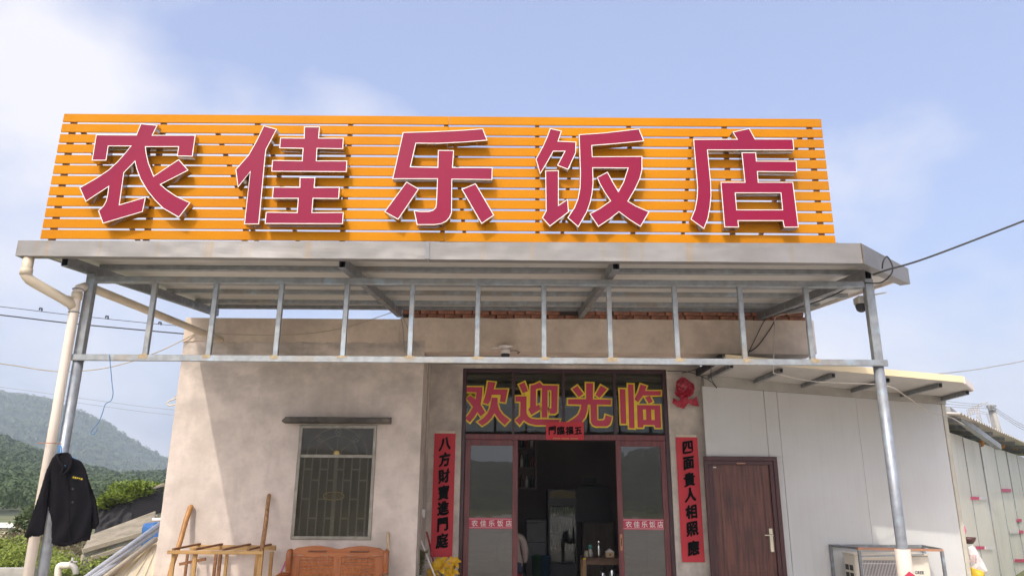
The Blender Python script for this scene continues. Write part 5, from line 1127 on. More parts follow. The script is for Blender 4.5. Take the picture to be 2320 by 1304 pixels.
dr.tube([tuple(a), tuple(b), (b.x - .02, b.y, 0.0)], .008, 6); dr.build('dried_plant', leafmat('dry_leaf', (0.26, 0.25, 0.12), (0.17, 0.15, 0.07)), label='upright dried leafy plant at the recess corner', cat='plant', fix=False)

# ------------------------------------------------------------------ inside the restaurant
def inthing(name, label, cat, loc): return thing(name, label, cat, loc)
fg = inthing('drinks_fridge', 'tall dark glass front drinks fridge inside the restaurant', 'fridge', (1.02, 15.0, .02))
FB = M('fridge_black', (0.035, 0.035, 0.037), 0.4); FW = M('fridge_liner', (0.17, 0.17, 0.17), 0.7)
fx0, fx1, fy_, fz1 = at(1243, 1200, 14.6).x, at(1307, 1200, 14.6).x, 14.6, at(1275, 1108, 14.6).z
mb = MB(); mb.box(fx0, fx0 + .04, fy_, fy_ + .6, .02, fz1); mb.box(fx1 - .04, fx1, fy_, fy_ + .6, .02, fz1); mb.box(fx0 + .04, fx1 - .04, fy_ + .56, fy_ + .6, .02, fz1); mb.box(fx0 + .04, fx1 - .04, fy_, fy_ + .56, .02, .30); mb.box(fx0 + .04, fx1 - .04, fy_, fy_ + .56, fz1 - .30, fz1); mb.build('cabinet', FB, fg)
mb = MB(); mb.box(fx0 + .04, fx1 - .04, fy_ + .55, fy_ + .558, .30, fz1 - .30); mb.build('liner', FW, fg)
mb = MB(); mb.slab([[(fx0 + .02, fz1 - .15), (fx1 - .02, fz1 - .15), (fx1 - .02, fz1 - .04), ((fx0 + fx1) / 2, fz1 - .01), (fx0 + .02, fz1 - .04)]], fy_ - .012, fy_ - .001); mb.build('header_panel', M('fridge_header', (0.30, 0.24, 0.10), 0.5), fg)
BOT = M('bottle_green', (0.02, 0.06, 0.03), 0.2); BOTB = M('bottle_brown', (0.08, 0.04, 0.02), 0.25)
for k, z in enumerate((.55, .85, 1.15, 1.42)):
    mb = MB(); mb.box(fx0 + .045, fx1 - .045, fy_ + .03, fy_ + .54, z - .012, z); mb.build('shelf', FW, fg)
    for i in range(5):
        mb = MB(); x = fx0 + .09 + (fx1 - fx0 - .18) * i / 4; mb.lathe([(.030, 0), (.032, .11), (.014, .16), (.013, .20), (0, .2)], (x, fy_ + .12, z), 10); mb.build('bottle', BOT if k % 2 else BOTB, fg, smooth=True)
mb = MB(); mb.box(fx0 + .03, fx1 - .03, fy_ - .012, fy_ - .006, .32, fz1 - .32); mb.build('glass_door', glass('fridge_glass', (0.75, 0.78, 0.77), 1.5), fg)
DK = M('dark_panel', (0.02, 0.02, 0.022), 0.35)
tv = MB(); a, b = at(1304, 1100, 15.6), at(1382, 1183, 15.6); tv.box(a.x, b.x, 15.55, 15.62, b.z, a.z); tv.build('dark_board', DK, label='large dark board on the back wall right of the fridge', cat='board', bevel=.01)
sg = MB(); a, b = at(1323, 1081, 15.9), at(1353, 1094, 15.9); sg.box(a.x, b.x, 15.96, 15.99, b.z, a.z); sg.build('small_plaque', DK, label='small dark plaque high on the back wall', cat='plaque')
cb = inthing('brown_cabinet', 'brown cabinet below the dark board inside', 'cabinet', (2.1, 15.3, .02)); a, b = at(1320, 1182, 15.2), at(1392, 1260, 15.2)
CBM = wood('cabinet_wood', (0.16, 0.12, 0.08), (0.11, 0.08, 0.05)); mb = MB(); mb.box(a.x, b.x, 15.2, 15.54, .02, a.z); mb.build('carcass', CBM, cb, bevel=.006)
for x0, x1 in ((a.x + .02, (a.x + b.x) / 2 - .005), ((a.x + b.x) / 2 + .005, b.x - .02)):
    mb = MB(); mb.box(x0, x1, 15.18, 15.199, .06, a.z - .03); mb.build('cabinet_door', CBM, cb, bevel=.004)
wcab = inthing('freezer', 'white chest freezer in the dark left of the fridge', 'freezer', (.62, 15.0, .02)); a, b = at(1193, 1176, 14.9), at(1238, 1262, 14.9)
FZ = M('freezer_white', (0.26, 0.25, 0.24), 0.45); mb = MB(); mb.box(a.x, b.x, 14.9, 15.5, .02, a.z - .06); mb.build('body', FZ, wcab, bevel=.01)
mb = MB(); mb.box(a.x - .01, b.x + .01, 14.89, 15.5, a.z - .055, a.z); mb.build('lid', FZ, wcab, bevel=.008)
mb = MB(); mb.box(a.x + .02, b.x - .02, 14.88, 14.899, a.z - .42, a.z - .40); mb.build('trim', DK, wcab)
# drink shelf high on the left
sh = inthing('bottle_shelf', 'dark wall shelf unit of bottles inside on the left', 'shelf', (.0, 13.8, 1.5)); a, b = at(1150, 995, 13.6), at(1214, 1106, 13.6); SHM = wood('shelf_wood', (0.10, 0.045, 0.03), (0.06, 0.03, 0.02), axis='X')
for x in (a.x, b.x): mb = MB(); mb.box(x - .015, x + .015, 13.6, 13.9, b.z, a.z + .3); mb.build('side_board', SHM, sh)
for k in range(4):
    z = b.z + (a.z + .2 - b.z) * k / 3; mb = MB(); mb.box(a.x + .016, b.x - .016, 13.6, 13.9, z, z + .02); mb.build('shelf_board', SHM, sh)
mb = MB(); mb.box(a.x, b.x, 13.902, 13.92, b.z, a.z + .3); mb.build('back_board', SHM, sh)
BOTC = M('bottle_clear', (0.45, 0.42, 0.36), 0.2); BOTR = M('bottle_red', (0.22, 0.03, 0.02), 0.3)
k = 0
for r in range(3):
    z = b.z + (a.z + .2 - b.z) * r / 3 + .021
    for i in range(5):
        o = inthing('bottle', '%s bottle, %s on the %s board of the wall shelf' % (('red', 'clear', 'brown', 'clear', 'green')[(i + r) % 5], ('leftmost', 'second from left', 'middle', 'fourth from left', 'rightmost')[i], ('lowest', 'middle', 'upper')[r]), 'bottle', (a.x + .07 + (b.x - a.x - .14) * i / 4, 13.68, z)); o['group'] = 'bottles on the wall shelf'
        c = o.location; mb = MB(); hh = .20 + .05 * ((i * 3 + r) % 3) / 2; mb.lathe([(.028, 0), (.030, hh * .6), (.012, hh * .78), (.012, hh)], (c.x, c.y, c.z), 10); mb.build('glass', (BOTR, BOTC, BOTB, BOTC, BOT)[(i + r) % 5], o, smooth=True)
        mb = MB(); mb.lathe([(.014, 0), (.014, .025)], (c.x, c.y, c.z + hh), 8); mb.build('cap', CHROME, o)
# low table with flasks at the right of the opening
tb = inthing('side_table', 'low wooden table with flasks inside the right of the entrance', 'table', (1.5, 12.2, .02)); TW = wood('table_wood', (0.19, 0.10, 0.05), (0.11, 0.055, 0.03), axis='X'); TL = wood('table_leg', (0.42, 0.25, 0.10), (0.28, 0.15, 0.06))
a = at(1320, 1262, 12.0); tz = a.z; tx0, tx1, ty0, ty1 = a.x, a.x + 1.0, 12.0, 12.5
mb = MB(); mb.box(tx0, tx1, ty0, ty1, tz - .03, tz); mb.build('table_top', TW, tb, bevel=.005)
mb = MB(); mb.box(tx0 + .06, tx1 - .06, ty0 + .02, ty0 + .045, tz - .10, tz - .031); mb.build('apron', TW, tb)
mb = MB(); mb.box(tx0 + .03, tx1 - .03, ty0 + .03, ty1 - .03, .16, .18); mb.build('lower_shelf', TW, tb)
for x in (tx0 + .03, tx1 - .03):
    for y in (ty0 + .03, ty1 - .03): mb = MB(); mb.box(x - .024, x + .024, y - .024, y + .024, .02, tz - .031); mb.build('leg', TL, tb)
mb = MB(); mb.box(tx0 + .005, tx0 + .05, ty0 - .003, ty0 - .0005, tz - .027, tz - .004); mb.build('yellow_tag', VYEL, tb)
def flask(name, label, x, y, z, prof, mats, ring_=None):
    o = inthing(name, label, 'flask', (x, y, z)); mb = MB(); mb.lathe(prof, (x, y, z), 16); mb.build('body', mats[0], o, smooth=True)
    h = prof[-1][1]; mb = MB(); mb.lathe([(prof[-1][0] + .004, .0), (prof[-1][0] + .004, .05), (prof[-1][0] - .006, .06), (0, .06)], (x, y, z + h + .001), 14); mb.build('cap', mats[1], o, smooth=True); return o
fxp = lambda x: at(x, 1250, 12.15).x
flask('steel_flask', 'shiny steel flask standing on the low table', fxp(1357), 12.15, tz, [(.030, 0), (.033, .01), (.033, .16), (.026, .19)], (STAINLESS, STAINLESS))
flask('glass_jar', 'small glass jar with teal lid on the low table', fxp(1337), 12.15, tz, [(.045, 0), (.048, .05), (.035, .10), (.03, .12)], (BOTC, M('teal_lid', (0.10, 0.35, 0.30), 0.4)))
flask('clay_jar', 'pale jar at the left edge of the low table', fxp(1328), 12.1, tz, [(.04, 0), (.045, .04), (.03, .09), (.02, .1)], (M('pale_jar', (0.34, 0.30, 0.22), 0.5), DK))
flask('steel_flask', 'large steel flask on the lower shelf under the table', fxp(1386), 12.15, .181, [(.055, 0), (.058, .01), (.058, .24), (.04, .30)], (STAINLESS, DK))
flask('steel_flask', 'slim steel flask on the lower shelf left of the large one', fxp(1365), 12.15, .181, [(.035, 0), (.037, .01), (.037, .20), (.026, .24)], (STAINLESS, DK))
tbx = inthing('house_box', 'small wooden tissue box shaped like a house on the table', 'box', (fxp(1381), 12.14, tz)); bxx = fxp(1381); WBX = M('pale_plywood', (0.62, 0.45, 0.26), 0.6)
mb = MB(); mb.box(bxx - .062, bxx + .062, 12.09, 12.19, tz, tz + .075); mb.build('walls', WBX, tbx)
mb = MB(); mb.slab([[(bxx - .072, tz + .076), (bxx + .072, tz + .076), (bxx, tz + .125)]], 12.085, 12.195); mb.build('roof', VWHITE, tbx)
mb = MB(); mb.box(bxx - .012, bxx + .012, 12.087, 12.0895, tz + .025, tz + .055); mb.build('window', BROWNW, tbx)
for nm, lab, x, col in (('green_bin', 'dark green plastic bin on the floor left of the fridge', 1217, (0.02, 0.10, 0.04)), ('blue_bin', 'dark blue plastic bin on the floor beside the green bin', 1236, (0.03, 0.09, 0.16))):
    q = at(x, 1280, 13.6); o = inthing(nm, lab, 'bin', (q.x, 13.6, .02)); m_ = M(nm, col, 0.5); mb = MB(); mb.lathe([(.075, 0), (.10, .50), (.108, .50), (.108, .52), (.095, .52), (.07, .03), (0, .03)], (q.x, 13.6, .02), 18); mb.build('tub', m_, o, smooth=True)

# seated person just inside, behind the open leaf
per = thing('person', 'person in a beige long sleeve top sitting inside behind the left door leaf', 'person', (0.10, 12.0, .02))
SKIN = M('skin', (0.42, 0.25, 0.17), 0.55); SHIRT = M('beige_shirt', (0.46, 0.36, 0.30), 0.8, bump=0.1); BLUEB = M('blue_trousers', (0.06, 0.075, 0.13), 0.8); HAIR = M('hair', (0.012, 0.011, 0.011), 0.5)
def skinned(verts, edges, radii):
    me = bpy.data.meshes.new('sk'); me.from_pydata(verts, edges, []); ob = bpy.data.objects.new('sk', me); COL.objects.link(ob)
    md = ob.modifiers.new('s', 'SKIN'); sd = ob.modifiers.new('u', 'SUBSURF'); sd.levels = 2; sd.render_levels = 2
    for i, r in enumerate(radii): me.skin_vertices[0].data[i].radius = (r, r) if not isinstance(r, tuple) else r
    me.skin_vertices[0].data[0].use_root = True
    dg = bpy.context.evaluated_depsgraph_get(); m2 = ob.evaluated_get(dg).to_mesh(); mb = MB(); mb.v = [v.co.copy() for v in m2.vertices]; mb.f = [list(p.vertices) for p in m2.polygons]; mb.m = [0] * len(mb.f)
    ob.evaluated_get(dg).to_mesh_clear(); bpy.data.objects.remove(ob, do_unlink=True); bpy.data.meshes.remove(me); return mb
X0, Y0 = 0.03, 12.0
# facing away (+Y) and slightly to the left, seated on a stool
V = [(X0, Y0, .50), (X0, Y0 + .02, .66), (X0, Y0 + .04, .82), (X0 - .01, Y0 + .06, .93), (X0 - .02, Y0 + .08, .99), (X0 - .02, Y0 + .10, 1.08), (X0 - .02, Y0 + .11, 1.18),
     (X0 + .155, Y0 + .05, .90), (X0 + .205, Y0 + .02, .72), (X0 + .20, Y0 + .10, .56), (X0 + .13, Y0 + .28, .56), (X0 - .165, Y0 + .06, .90), (X0 - .21, Y0 + .05, .72), (X0 - .20, Y0 + .15, .56), (X0 - .10, Y0 + .28, .57),
     (X0 + .10, Y0 + .08, .47), (X0 + .12, Y0 + .42, .48), (X0 + .12, Y0 + .44, .10), (X0 + .12, Y0 + .56, .06), (X0 - .10, Y0 + .08, .47), (X0 - .12, Y0 + .42, .48), (X0 - .12, Y0 + .44, .10), (X0 - .12, Y0 + .56, .06)]
E_ = [(0, 1), (1, 2), (2, 3), (3, 4), (4, 5), (5, 6), (3, 7), (7, 8), (8, 9), (9, 10), (3, 11), (11, 12), (12, 13), (13, 14), (0, 15), (15, 16), (16, 17), (17, 18), (0, 19), (19, 20), (20, 21), (21, 22)]
Rr = [(.14, .10), (.14, .10), (.15, .10), (.12, .08), .052, .085, .075, .068, .058, .045, .030, .068, .058, .045, .030, .085, .062, .045, .038, .085, .062, .045, .038]
mb = skinned(V, E_, Rr)
for i, f in enumerate(mb.f):
    c = sum((mb.v[k] for k in f), Vector()) / len(f)
    if c.z > .975 or (c.y > Y0 + .20 and .5 < c.z < .64 and abs(c.x - X0) < .2): mb.m[i] = 0
    elif c.z > .56 or (c.z > .50 and abs(c.x - X0) > .15): mb.m[i] = 1
    else: mb.m[i] = 2
mb.build('body', [SKIN, SHIRT, BLUEB], per, smooth=True)
mb = MB()
for i in range(9):
    for j in range(16):
        th, ph = math.pi * (i + .3) / 9.5, 2 * math.pi * j / 16; mb.v.append(Vector((X0 - .02 + .098 * math.sin(th) * math.cos(ph), Y0 + .095 + .105 * math.sin(th) * math.sin(ph), 1.135 + .125 * math.cos(th))))
for i in range(8):
    for j in range(16): 
        if not (4 <= i and 2 <= j <= 6): mb.f.append([i * 16 + j, i * 16 + (j + 1) % 16, (i + 1) * 16 + (j + 1) % 16, (i + 1) * 16 + j]); mb.m.append(0)
mb.f.append(list(range(16))); mb.m.append(0); mb.build('hair', HAIR, per, smooth=True)
for s in (-1, 1):
    for k in range(4):
        hp = Vector(V[10 if s > 0 else 14]); mb = MB(); o_ = Vector((s * (.012 * k - .02), 0, 0)); mb.tube([hp + o_, hp + o_ + Vector((0, .05, -.01)), hp + o_ + Vector((-s * .01, .085 - .006 * abs(k - 1.5), -.035))], [.010, .009, .007], 6); mb.build('finger', SKIN, per, smooth=True)
    hp = Vector(V[10 if s > 0 else 14]); mb = MB(); mb.tube([hp + Vector((-s * .02, -.01, 0)), hp + Vector((-s * .05, .02, .0)), hp + Vector((-s * .055, .05, -.01))], [.011, .010, .008], 6); mb.build('thumb', SKIN, per, smooth=True)
stl = thing('red_stool', 'red plastic stool under the seated person', 'stool', (X0, Y0, .02)); RS = M('red_plastic', (0.36, 0.03, 0.05), 0.4)
mb = MB(); mb.box(X0 - .16, X0 + .16, Y0 - .15, Y0 + .15, .36, .385); mb.build('seat', RS, stl, bevel=.01)
mb = MB(); mb.box(X0 - .15, X0 + .15, Y0 - .14, Y0 + .14, .28, .359); mb.build('skirt', RS, stl, bevel=.01)
for sx in (-1, 1):
    for sy in (-1, 1): mb = MB(); mb.bar((X0 + sx * .13, Y0 + sy * .12, .28), (X0 + sx * .16, Y0 + sy * .15, .02), .035, .035); mb.build('leg', RS, stl)
# ------------------------------------------------------------------ behind the house on the left
def sheet(corners, nu, nv, amp, waves, thick, along='v', jag=0.0, seed=0):
    """corrugated sheet over four corners TL TR BR BL with thickness"""
    TL, TR, BR, BL = [Vector(c) for c in corners]; nrm = (TR - TL).cross(BL - TL).normalized(); mb = MB()
    for j in range(nv + 1):
        for i in range(nu + 1):
            u, v = i / nu, j / nv; p = TL.lerp(TR, u).lerp(BL.lerp(BR, u), v); t = v if along == 'v' else u
            mb.v.append(p + nrm * (amp * math.sin(2 * math.pi * waves * t) + jag * noise.noise(Vector((u * 6, v * 6, seed)))))
    q = nv + 1; m = nu + 1
    for j in range(nv):
        for i in range(nu): a = j * m + i; mb.f.append([a, a + 1, a + m + 1, a + m]); mb.m.append(0)
    k = len(mb.v); mb.v += [p - nrm * thick for p in mb.v]; mb.f += [[x + k for x in f][::-1] for f in list(mb.f)]; mb.m = [0] * len(mb.f); return mb
ASB = M('asbestos_sheet', (0.34, 0.30, 0.23), 0.9, col2=(0.20, 0.175, 0.13), vscale=3.0, bump=0.3, dirt=0.3); GREYB = M('grey_board', (0.40, 0.38, 0.33), 0.85, col2=(0.28, 0.26, 0.22), vscale=4, dirt=0.3); TIMB = M('weathered_timber', (0.42, 0.36, 0.27), 0.8)
pen = thing('low_shed', 'low animal shed roofed with grey corrugated sheets behind the house', 'shed', (-8.6, 15.6, 0))
sheet([at(207, 1214, 16.3), at(352, 1160, 17.3), at(350, 1196, 16.2), at(190, 1243, 15.2)], 40, 72, .035, 9, .01).build('roof_sheet', ASB, pen, smooth=True, fix=False)
sheet([at(190, 1251, 15.25), at(350, 1203, 16.25), at(344, 1226, 16.2), at(184, 1275, 15.2)], 30, 10, .0, 1, .03, jag=.02).build('side_board', GREYB, pen, fix=False)
sheet([at(186, 1268, 15.2), at(235, 1253, 15.5), at(232, 1300, 15.5), at(180, 1310, 15.2)], 6, 6, 0, 1, .05).build('end_board', GREYB, pen, fix=False)
for (a, b, r) in ((at(187, 1247, 15.15), at(352, 1199, 16.2), .05), (at(200, 1266, 15.1), at(280, 1240, 15.6), .045), (at(207, 1213, 16.25), at(352, 1159, 17.25), .025)):
    mb = MB(); mb.bar(a, b, r * 1.2, r * 1.6); mb.build('edge_beam', TIMB, pen)
for (x, y, Y) in ((190, 1255, 15.4), (345, 1205, 16.5), (355, 1165, 17.2)):
    p = at(x, y, Y); mb = MB(); mb.bar(p, (p.x, p.y, 0), .07, .07); mb.build('post', TIMB, pen)
net = thing('black_net_fence', 'black shade net and dark slats along the shed behind the house', 'fence', (-8.5, 17.2, 0))
NETM = M('black_net', (0.022, 0.020, 0.021), 0.85, col2=(0.022, 0.02, 0.022), vscale=4, bump=0.3)
sheet([at(225, 1150, 17.0), at(300, 1118, 17.5), at(298, 1185, 17.0), at(212, 1215, 16.5)], 24, 24, .0, 1, .008, jag=.12, seed=2).build('net', NETM, net, smooth=True, fix=False)
for k in range(13):
    t = k / 13.0; a0, a1 = at(296, 1122 + 58 * t, 17.4 - .35 * t), at(368, 1098 + 64 * t, 18.0 - .5 * t); mb = MB(); mb.bar(a0, a1, .03, .05); mb.build('dark_slat', NETM, net)
for (x, y, Y) in ((228, 1150, 17.0), (297, 1115, 17.4), (345, 1102, 17.9)):
    p = at(x, y, Y); mb = MB(); mb.bar(p, (p.x, p.y, 0), .06, .06); mb.build('post', M('dark_post', (0.06, 0.05, 0.045), 0.8), net)
mb = MB(); mb.bar(at(287, 1127, 17.3), at(308, 1117, 17.5), .05, .05); mb.bar(at(346, 1107, 17.8), at(372, 1096, 18.0), .06, .06); mb.build('top_rail', TIMB, net)
def bush(name, label, blobs, size, cols, seed, cat='shrub', stems=True):
    t = thing(name, label, cat, (blobs[0][0].x, blobs[0][0].y, 0)); rnd = random.Random(seed); mb = MB()
    for c, rad, n in blobs: leaves(mb, c, rad, int(n * 2.6), size * .62, rnd)
    mb.build('foliage', leafmat(name + '_leaf', *cols), t, fix=False)
    if stems:
        mb = MB()
        for c, rad, n in blobs: mb.tube([(c.x + .1, c.y, 0), (c.x, c.y, max(.1, c.z * .6)), (c.x - .05, c.y, max(.12, c.z))], [.03, .02, .01], 6)
        mb.build('stem', M(name + '_bark', (0.12, 0.09, 0.06), 0.9), t)
    return t
G1 = ((0.26, 0.32, 0.035), (0.12, 0.18, 0.02)); G2 = ((0.11, 0.15, 0.035), (0.05, 0.085, 0.02)); G3 = ((0.34, 0.38, 0.06), (0.17, 0.24, 0.03)); G4 = ((0.24, 0.20, 0.10), (0.15, 0.12, 0.06))
bush('climbing_vine', 'bright green vine spilling over the black net fence', [(at(295, 1112, 17.6), (.55, .4, .22), 420), (at(265, 1128, 17.2), (.35, .35, .15), 240), (at(318, 1106, 17.8), (.35, .3, .18), 200), (at(232, 1142, 17.0), (.22, .2, .15), 110), (at(350, 1106, 18.2), (.25, .3, .12), 90)], .16, G1, 1, 'vine')
bush('leafy_shrub', 'leafy green shrub behind the hanging jacket', [(at(95, 1180, 20), (.6, .6, .55), 420), (at(75, 1215, 20), (.7, .6, .6), 480), (at(115, 1150, 20), (.35, .4, .5), 220), (at(85, 1250, 19.6), (.6, .6, .45), 260)], .20, G2, 2)
bush('sunlit_weeds', 'sunlit pale green weeds at the lower left corner', [(at(20, 1258, 17.2), (1.0, .8, .42), 800), (at(60, 1272, 16.6), (.8, .7, .35), 620), (at(-40, 1262, 17.0), (.9, .7, .4), 420), (at(35, 1285, 16.2), (.9, .6, .25), 520)], .13, G3, 3, 'weeds', False)
bush('low_weeds', 'low green weeds around the tap behind the post', [(at(140, 1288, 15.4), (.7, .6, .22), 420), (at(200, 1285, 15.2), (.7, .5, .2), 420), (at(240, 1268, 15.6), (.4, .4, .2), 220), (at(125, 1275, 16.2), (.5, .4, .3), 260)], .11, G3, 4, 'weeds', False)
bush('dry_weeds', 'tall brownish dry weeds between the shrub and the low shed', [(at(60, 1235, 19), (.9, .6, .35), 520), (at(140, 1240, 18.5), (.9, .6, .35), 560), (at(175, 1262, 17), (.5, .4, .3), 320)], .15, G4, 6, 'weeds', False)
wh = thing('white_shed', 'small white roofed shed at the far left edge', 'shed', at(-20, 1245, 26))
a, b = at(-90, 1187, 26), at(28, 1187, 26)
sheet([at(-90, 1186, 27.2), at(27, 1186, 27.2), at(33, 1198, 26.0), at(-90, 1198, 26.0)], 8, 4, .0, 1, .05).build('roof', M('white_roof', (0.75, 0.70, 0.60), 0.6), wh, fix=False)
mb = MB(); mb.box(at(-90, 1200, 26.1).x, at(22, 1200, 26.1).x, 26.1, 28.5, 0, at(0, 1199, 26.1).z); mb.build('wall', M('cream_wall', (0.72, 0.62, 0.46), 0.8), wh)
p = at(42, 1178, 20); mb = MB(); mb.bar(p, (p.x - .05, p.y, 0), .05, .05); mb.build('brown_stake', M('brown_stake', (0.26, 0.13, 0.09), 0.85), label='thin brown stake standing beside the shrub at the left', cat='stake')
tap = thing('garden_tap', 'bent white plastic pipe with grey tap behind the left post', 'tap', at_z(135, 1306, 0.0))
mb = MB(); q = [at(131, 1304, 13.2), at(133, 1285, 13.2), at(138, 1280, 13.2), at(150, 1280, 13.2), at(160, 1279, 13.2)]; mb.tube([(q[0].x, 13.2, 0)] + arc(q, 4), .055, 12); mb.build('pipe', PVC_W, tap, smooth=True)
mb = MB(); c = at(166, 1282, 13.2); mb.tube(arc([at(157, 1279, 13.2), c, at(171, 1290, 13.2), at(172, 1300, 13.2)], 4), .05, 10); mb.bar(at(163, 1280, 13.2), at(165, 1262, 13.2), .03, .03, (0, 1, 0)); mb.bar(at(157, 1272, 13.2), at(176, 1272, 13.2), .03, .03); mb.build('valve', M('tap_grey', (0.40, 0.38, 0.35), 0.5), tap, smooth=True)
mb = MB(); p0, p1 = at_z(-60, 1300, .1), at_z(72, 1300, .1); mb.bar(p0, p1, .25, .22); mb.build('concrete_kerb', CONC, label='low concrete kerb at the bottom left corner', cat='kerb')
mb = MB(); q = at(160, 1255, 17.6); mb.box(q.x - .8, q.x + .45, 17.6, 17.75, 0, q.z + .06); mb.build('low_wall', CONC, label='low concrete wall behind the tap', cat='wall')
# pile of cream roof panels and pipes along the left side of the house
pile = thing('roof_panel_stack', 'stack of cream ribbed roof sheets leaning beside the left house wall', 'panels', (-4.95, 10.6, 0))
CR1 = M('cream_sheet_pale', (0.80, 0.73, 0.54), 0.5, col2=(0.74, 0.66, 0.47), vscale=2)
TLc, TRc, BRc, BLc = at(352, 1232, 11.4), at(362, 1214, 11.8), at(352, 1330, 10.2), at(215, 1325, 8.7)
for k in range(3):
    o_ = Vector((-.02 * k, .03 * k, -.055 * k)); mb = sheet([at(350, 1222, 11.6) + o_, at(366, 1222, 11.7) + o_, at(356, 1345, 9.6) + o_, at(205, 1318, 8.9) + o_], 6, 6, 0, 1, .03)
    mb.build('roof_sheet', CR1, pile, fix=False)
for k in range(6):
    t = .16 * k; a = at(350 + 16 * t, 1222, 11.6 + .1 * t).lerp(at(366, 1222, 11.7), 0); b = at(205, 1318, 8.9).lerp(at(356, 1345, 9.6), t + .06)
    mb = MB(); mb.bar(at(350, 1221, 11.6).lerp(at(366, 1221, 11.7), t + .06) + Vector((0, 0, .02)), b + Vector((0, 0, .02)), .03, .035); mb.build('rib', CREAM, pile)
PIPEM = M('grey_pipe', (0.46, 0.48, 0.52), 0.4, 0.2, col2=(0.38, 0.39, 0.42))
for k, (x0, y0, x1, y1, r, m_) in enumerate(((200, 1304, 362, 1186, .034, PIPEM), (208, 1308, 362, 1196, .030, PIPEM), (222, 1306, 316, 1240, .036, PIPEM), (232, 1312, 352, 1222, .036, TIMB), (330, 1177, 380, 1178, .03, VWHITE))):
    a, b = at(x0, y0, 8.9), at(x1, y1, 11.9 if k < 2 else 11.2)
    if k == 4: a, b = at(345, 1176, 13.2), at(385, 1177, 13.4)
    d = (a - b).normalized(); a = a + d * .6 if k < 4 else a
    mb = MB(); mb.tube([a, b], r, 12); mb.build('long_pipe', m_, label=('grey pipe on top of the panel stack, leftmost', 'grey pipe beside the leftmost one on the panel stack', 'short grey pipe in the middle of the panel stack', 'tan pole lying lowest on the cream sheets', 'white pipe end above the blue barrel')[k], cat='pipe', smooth=True)
bl = MB(); c = at(352, 1195, 13.5); bl.lathe([(.27, 0), (.30, .05), (.30, .35), (.285, .37), (.30, .39), (.30, .75), (.28, .82), (.1, .84), (0, .84)], (c.x + .1, 13.5, c.z - .74), 24); bl.build('blue_barrel', M('blue_barrel', (0.03, 0.12, 0.33), 0.4), label='blue plastic barrel peeking out left of the house corner', cat='barrel', smooth=True)

# ------------------------------------------------------------------ things by the shed corner on the right
bag = thing('white_bag', 'white plastic sack with faint red print hanging by the shed corner', 'bag', (7.0, 11.9, .3))
Yb = 11.75
inflate([(lambda p: (p.x, p.z))(at(x, y, Yb)) for x, y in ((2190, 1238), (2203, 1232), (2210, 1240), (2225, 1265), (2238, 1295), (2226, 1300), (2200, 1290), (2196, 1262))], Yb, .06, .012, 4, .01).build('sack', M('white_sack', (0.74, 0.69, 0.66), 0.5), bag, smooth=True, fix=False)
mb = MB()
for i in range(3):
    for j in range(3): q = at(2199 + 6 * i, 1258 + 6 * j, Yb - .075); mb.box(q.x - .014, q.x + .012, Yb - .076, Yb - .074, q.z - .012, q.z + .012)
mb.build('red_print', M('faded_red', (0.62, 0.40, 0.38), 0.6), bag)
inflate([(lambda p: (p.x, p.z))(at(x, y, Yb)) for x, y in ((2196, 1282), (2215, 1288), (2228, 1294), (2225, 1330), (2200, 1330))], Yb - .02, .08, .012, 6, .01).build('yellow_bag', M('yellow_bag', (0.66, 0.42, 0.02), 0.5), label='yellow plastic bag under the white sack', cat='bag', smooth=True, fix=False)
rb = MB(); q = at(2193, 1222, 11.9); rb.lathe([(0.0, -.10), (.06, -.095), (.10, -.05), (.115, 0), (.105, 0), (.09, -.045), (0, -.085)], (q.x, 11.9, q.z + .04), 18); rb.build('dark_bowl', M('maroon_bowl', (0.09, 0.03, 0.025), 0.4), label='dark brown bowl shaped basket above the white sack', cat='bowl', smooth=True)
inflate([(lambda p: (p.x, p.z))(at(x, y, 11.9)) for x, y in ((2181, 1186), (2187, 1192), (2190, 1203), (2186, 1216), (2182, 1214))], 11.9, .03, .01, 7, .006).build('pink_cloth', M('pink_cloth', (0.62, 0.16, 0.26), 0.7), label='scrap of pink cloth hanging above the dark bowl', cat='cloth', smooth=True, fix=False)
# far pole and lattice pylon
up = thing('utility_pole', 'grey concrete utility pole behind the right hand roofs', 'pole', at(2264, 990, 45))
a, b = at(2243, 916, 45), at(2263, 988, 45); a = Vector((b.x, 45, a.z)); a = at(2244, 916, 45)
mb = MB(); mb.tube([a, b, (b.x + (b.x - a.x) * 0.02, 45, 0)], [.20, .25, .28], 10); mb.build('shaft', M('pole_concrete', (0.42, 0.40, 0.37), 0.85), up, smooth=True)
mb = MB(); mb.bar(at(2236, 921, 44.7), at(2256, 919, 44.7), .12, .12); mb.bar(at(2240, 927, 44.7), at(2258, 926, 44.7), .10, .10); mb.build('cross_arm', STEEL, up)
PG = M('pylon_steel', (0.50, 0.46, 0.44), 0.6, 0.2)
py = thing('lattice_pylon', 'pale lattice power pylon beyond the right hand roof', 'pylon', at(2222, 985, 120)); mb = MB(); K = lambda x, y: at(x, y, 120)
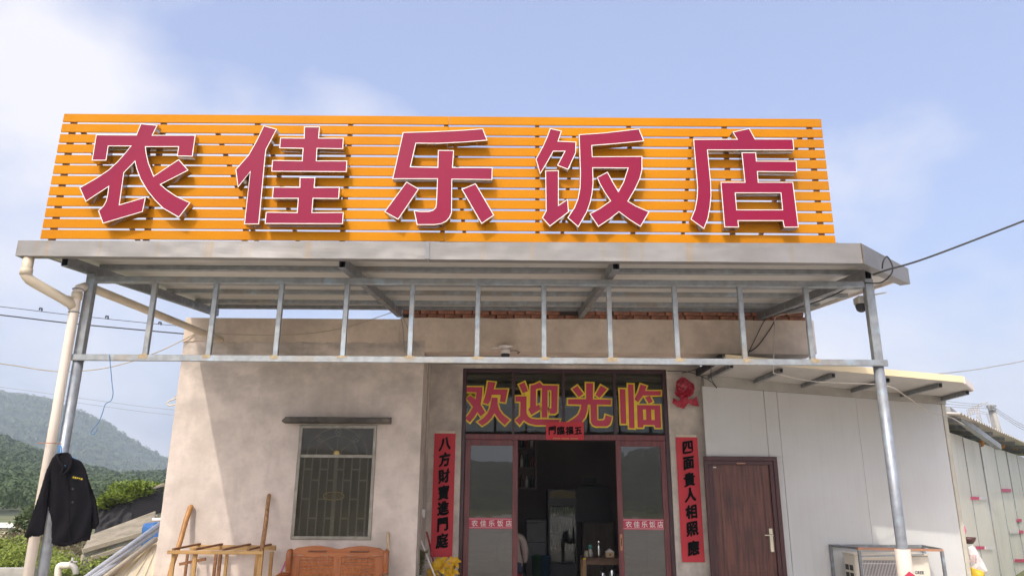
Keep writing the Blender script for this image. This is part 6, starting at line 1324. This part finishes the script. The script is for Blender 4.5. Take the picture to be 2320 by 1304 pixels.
seg = [((2208, 990), (2214, 935)), ((2232, 990), (2220, 935)), ((2214, 935), (2216, 915)), ((2220, 935), (2217, 915)), ((2216, 915), (2238, 910)), ((2214, 922), (2238, 911)), ((2216, 916), (2190, 928)), ((2214, 935), (2190, 942)), ((2220, 935), (2240, 938)), ((2214, 928), (2240, 935)), ((2190, 928), (2214, 927)), ((2190, 942), (2214, 928)), ((2238, 938), (2243, 960)), ((2235, 937), (2241, 958))]
for i in range(6):
    t0, t1 = i / 6, (i + 1) / 6; L0 = (2208 + 6 * t0, 990 - 55 * t0); R0 = (2232 - 12 * t0, 990 - 55 * t0); L1 = (2208 + 6 * t1, 990 - 55 * t1); R1 = (2232 - 12 * t1, 990 - 55 * t1); seg += [(L0, R1), (R0, L1), (L1, R1)]
for i in range(5): seg += [((2190 + 5 * i, 928 - 2 * i), (2193 + 5 * i, 941 - 2 * i)), ((2193 + 5 * i, 941 - 2 * i), (2195 + 5 * i, 926 - 2 * i))]
for s_, e_ in seg: mb.tube([K(*s_), K(*e_)], .055, 5)
mb.build('lattice', PG, py)
mb = MB(); l, r_ = K(2208, 990), K(2232, 990); mb.tube([l, (l.x - 1.2, 120, 0)], .08, 5); mb.tube([r_, (r_.x + 1.2, 120, 0)], .08, 5); mb.build('leg', PG, py)
for k in range(3):
    wire('%s wire fanning out right from the utility pole' % ('upper', 'middle', 'lower')[k], [at(2246, 917 + 4 * k, 44.6), at(2280, 940 + 4.5 * k, 43), at(2330, 968 + 5 * k, 41), at(2500, 1040 + 6 * k, 36)], .018, WG, 'pole_wire')
    wire('%s wire running left from the utility pole' % ('upper', 'middle', 'lower')[k], [at(2246, 917 + 4 * k, 44.6), at(2190, 913 + 5 * k, 46), at(2120, 905 + 7 * k, 48)], .018, WG, 'pole_wire')

# ------------------------------------------------------------------ haze over the valley
hz, nt, bs = new_mat('valley_haze'); nt.nodes.remove(bs)
vol = nnode(nt, 'ShaderNodeVolumePrincipled'); vol.inputs['Color'].default_value = (0.78, 0.87, 1.0, 1); vol.inputs['Density'].default_value = 0.00065; vol.inputs['Anisotropy'].default_value = 0.1
nt.links.new(vol.outputs[0], nt.nodes['Material Output'].inputs['Volume'])
mb = MB(); mb.box(-1500, 1500, -1500, 1500, -6, 172); mb.build('haze', hz, kind='stuff', label='pale blue haze filling the valley air', cat='haze', origin=(0, 0, 0))
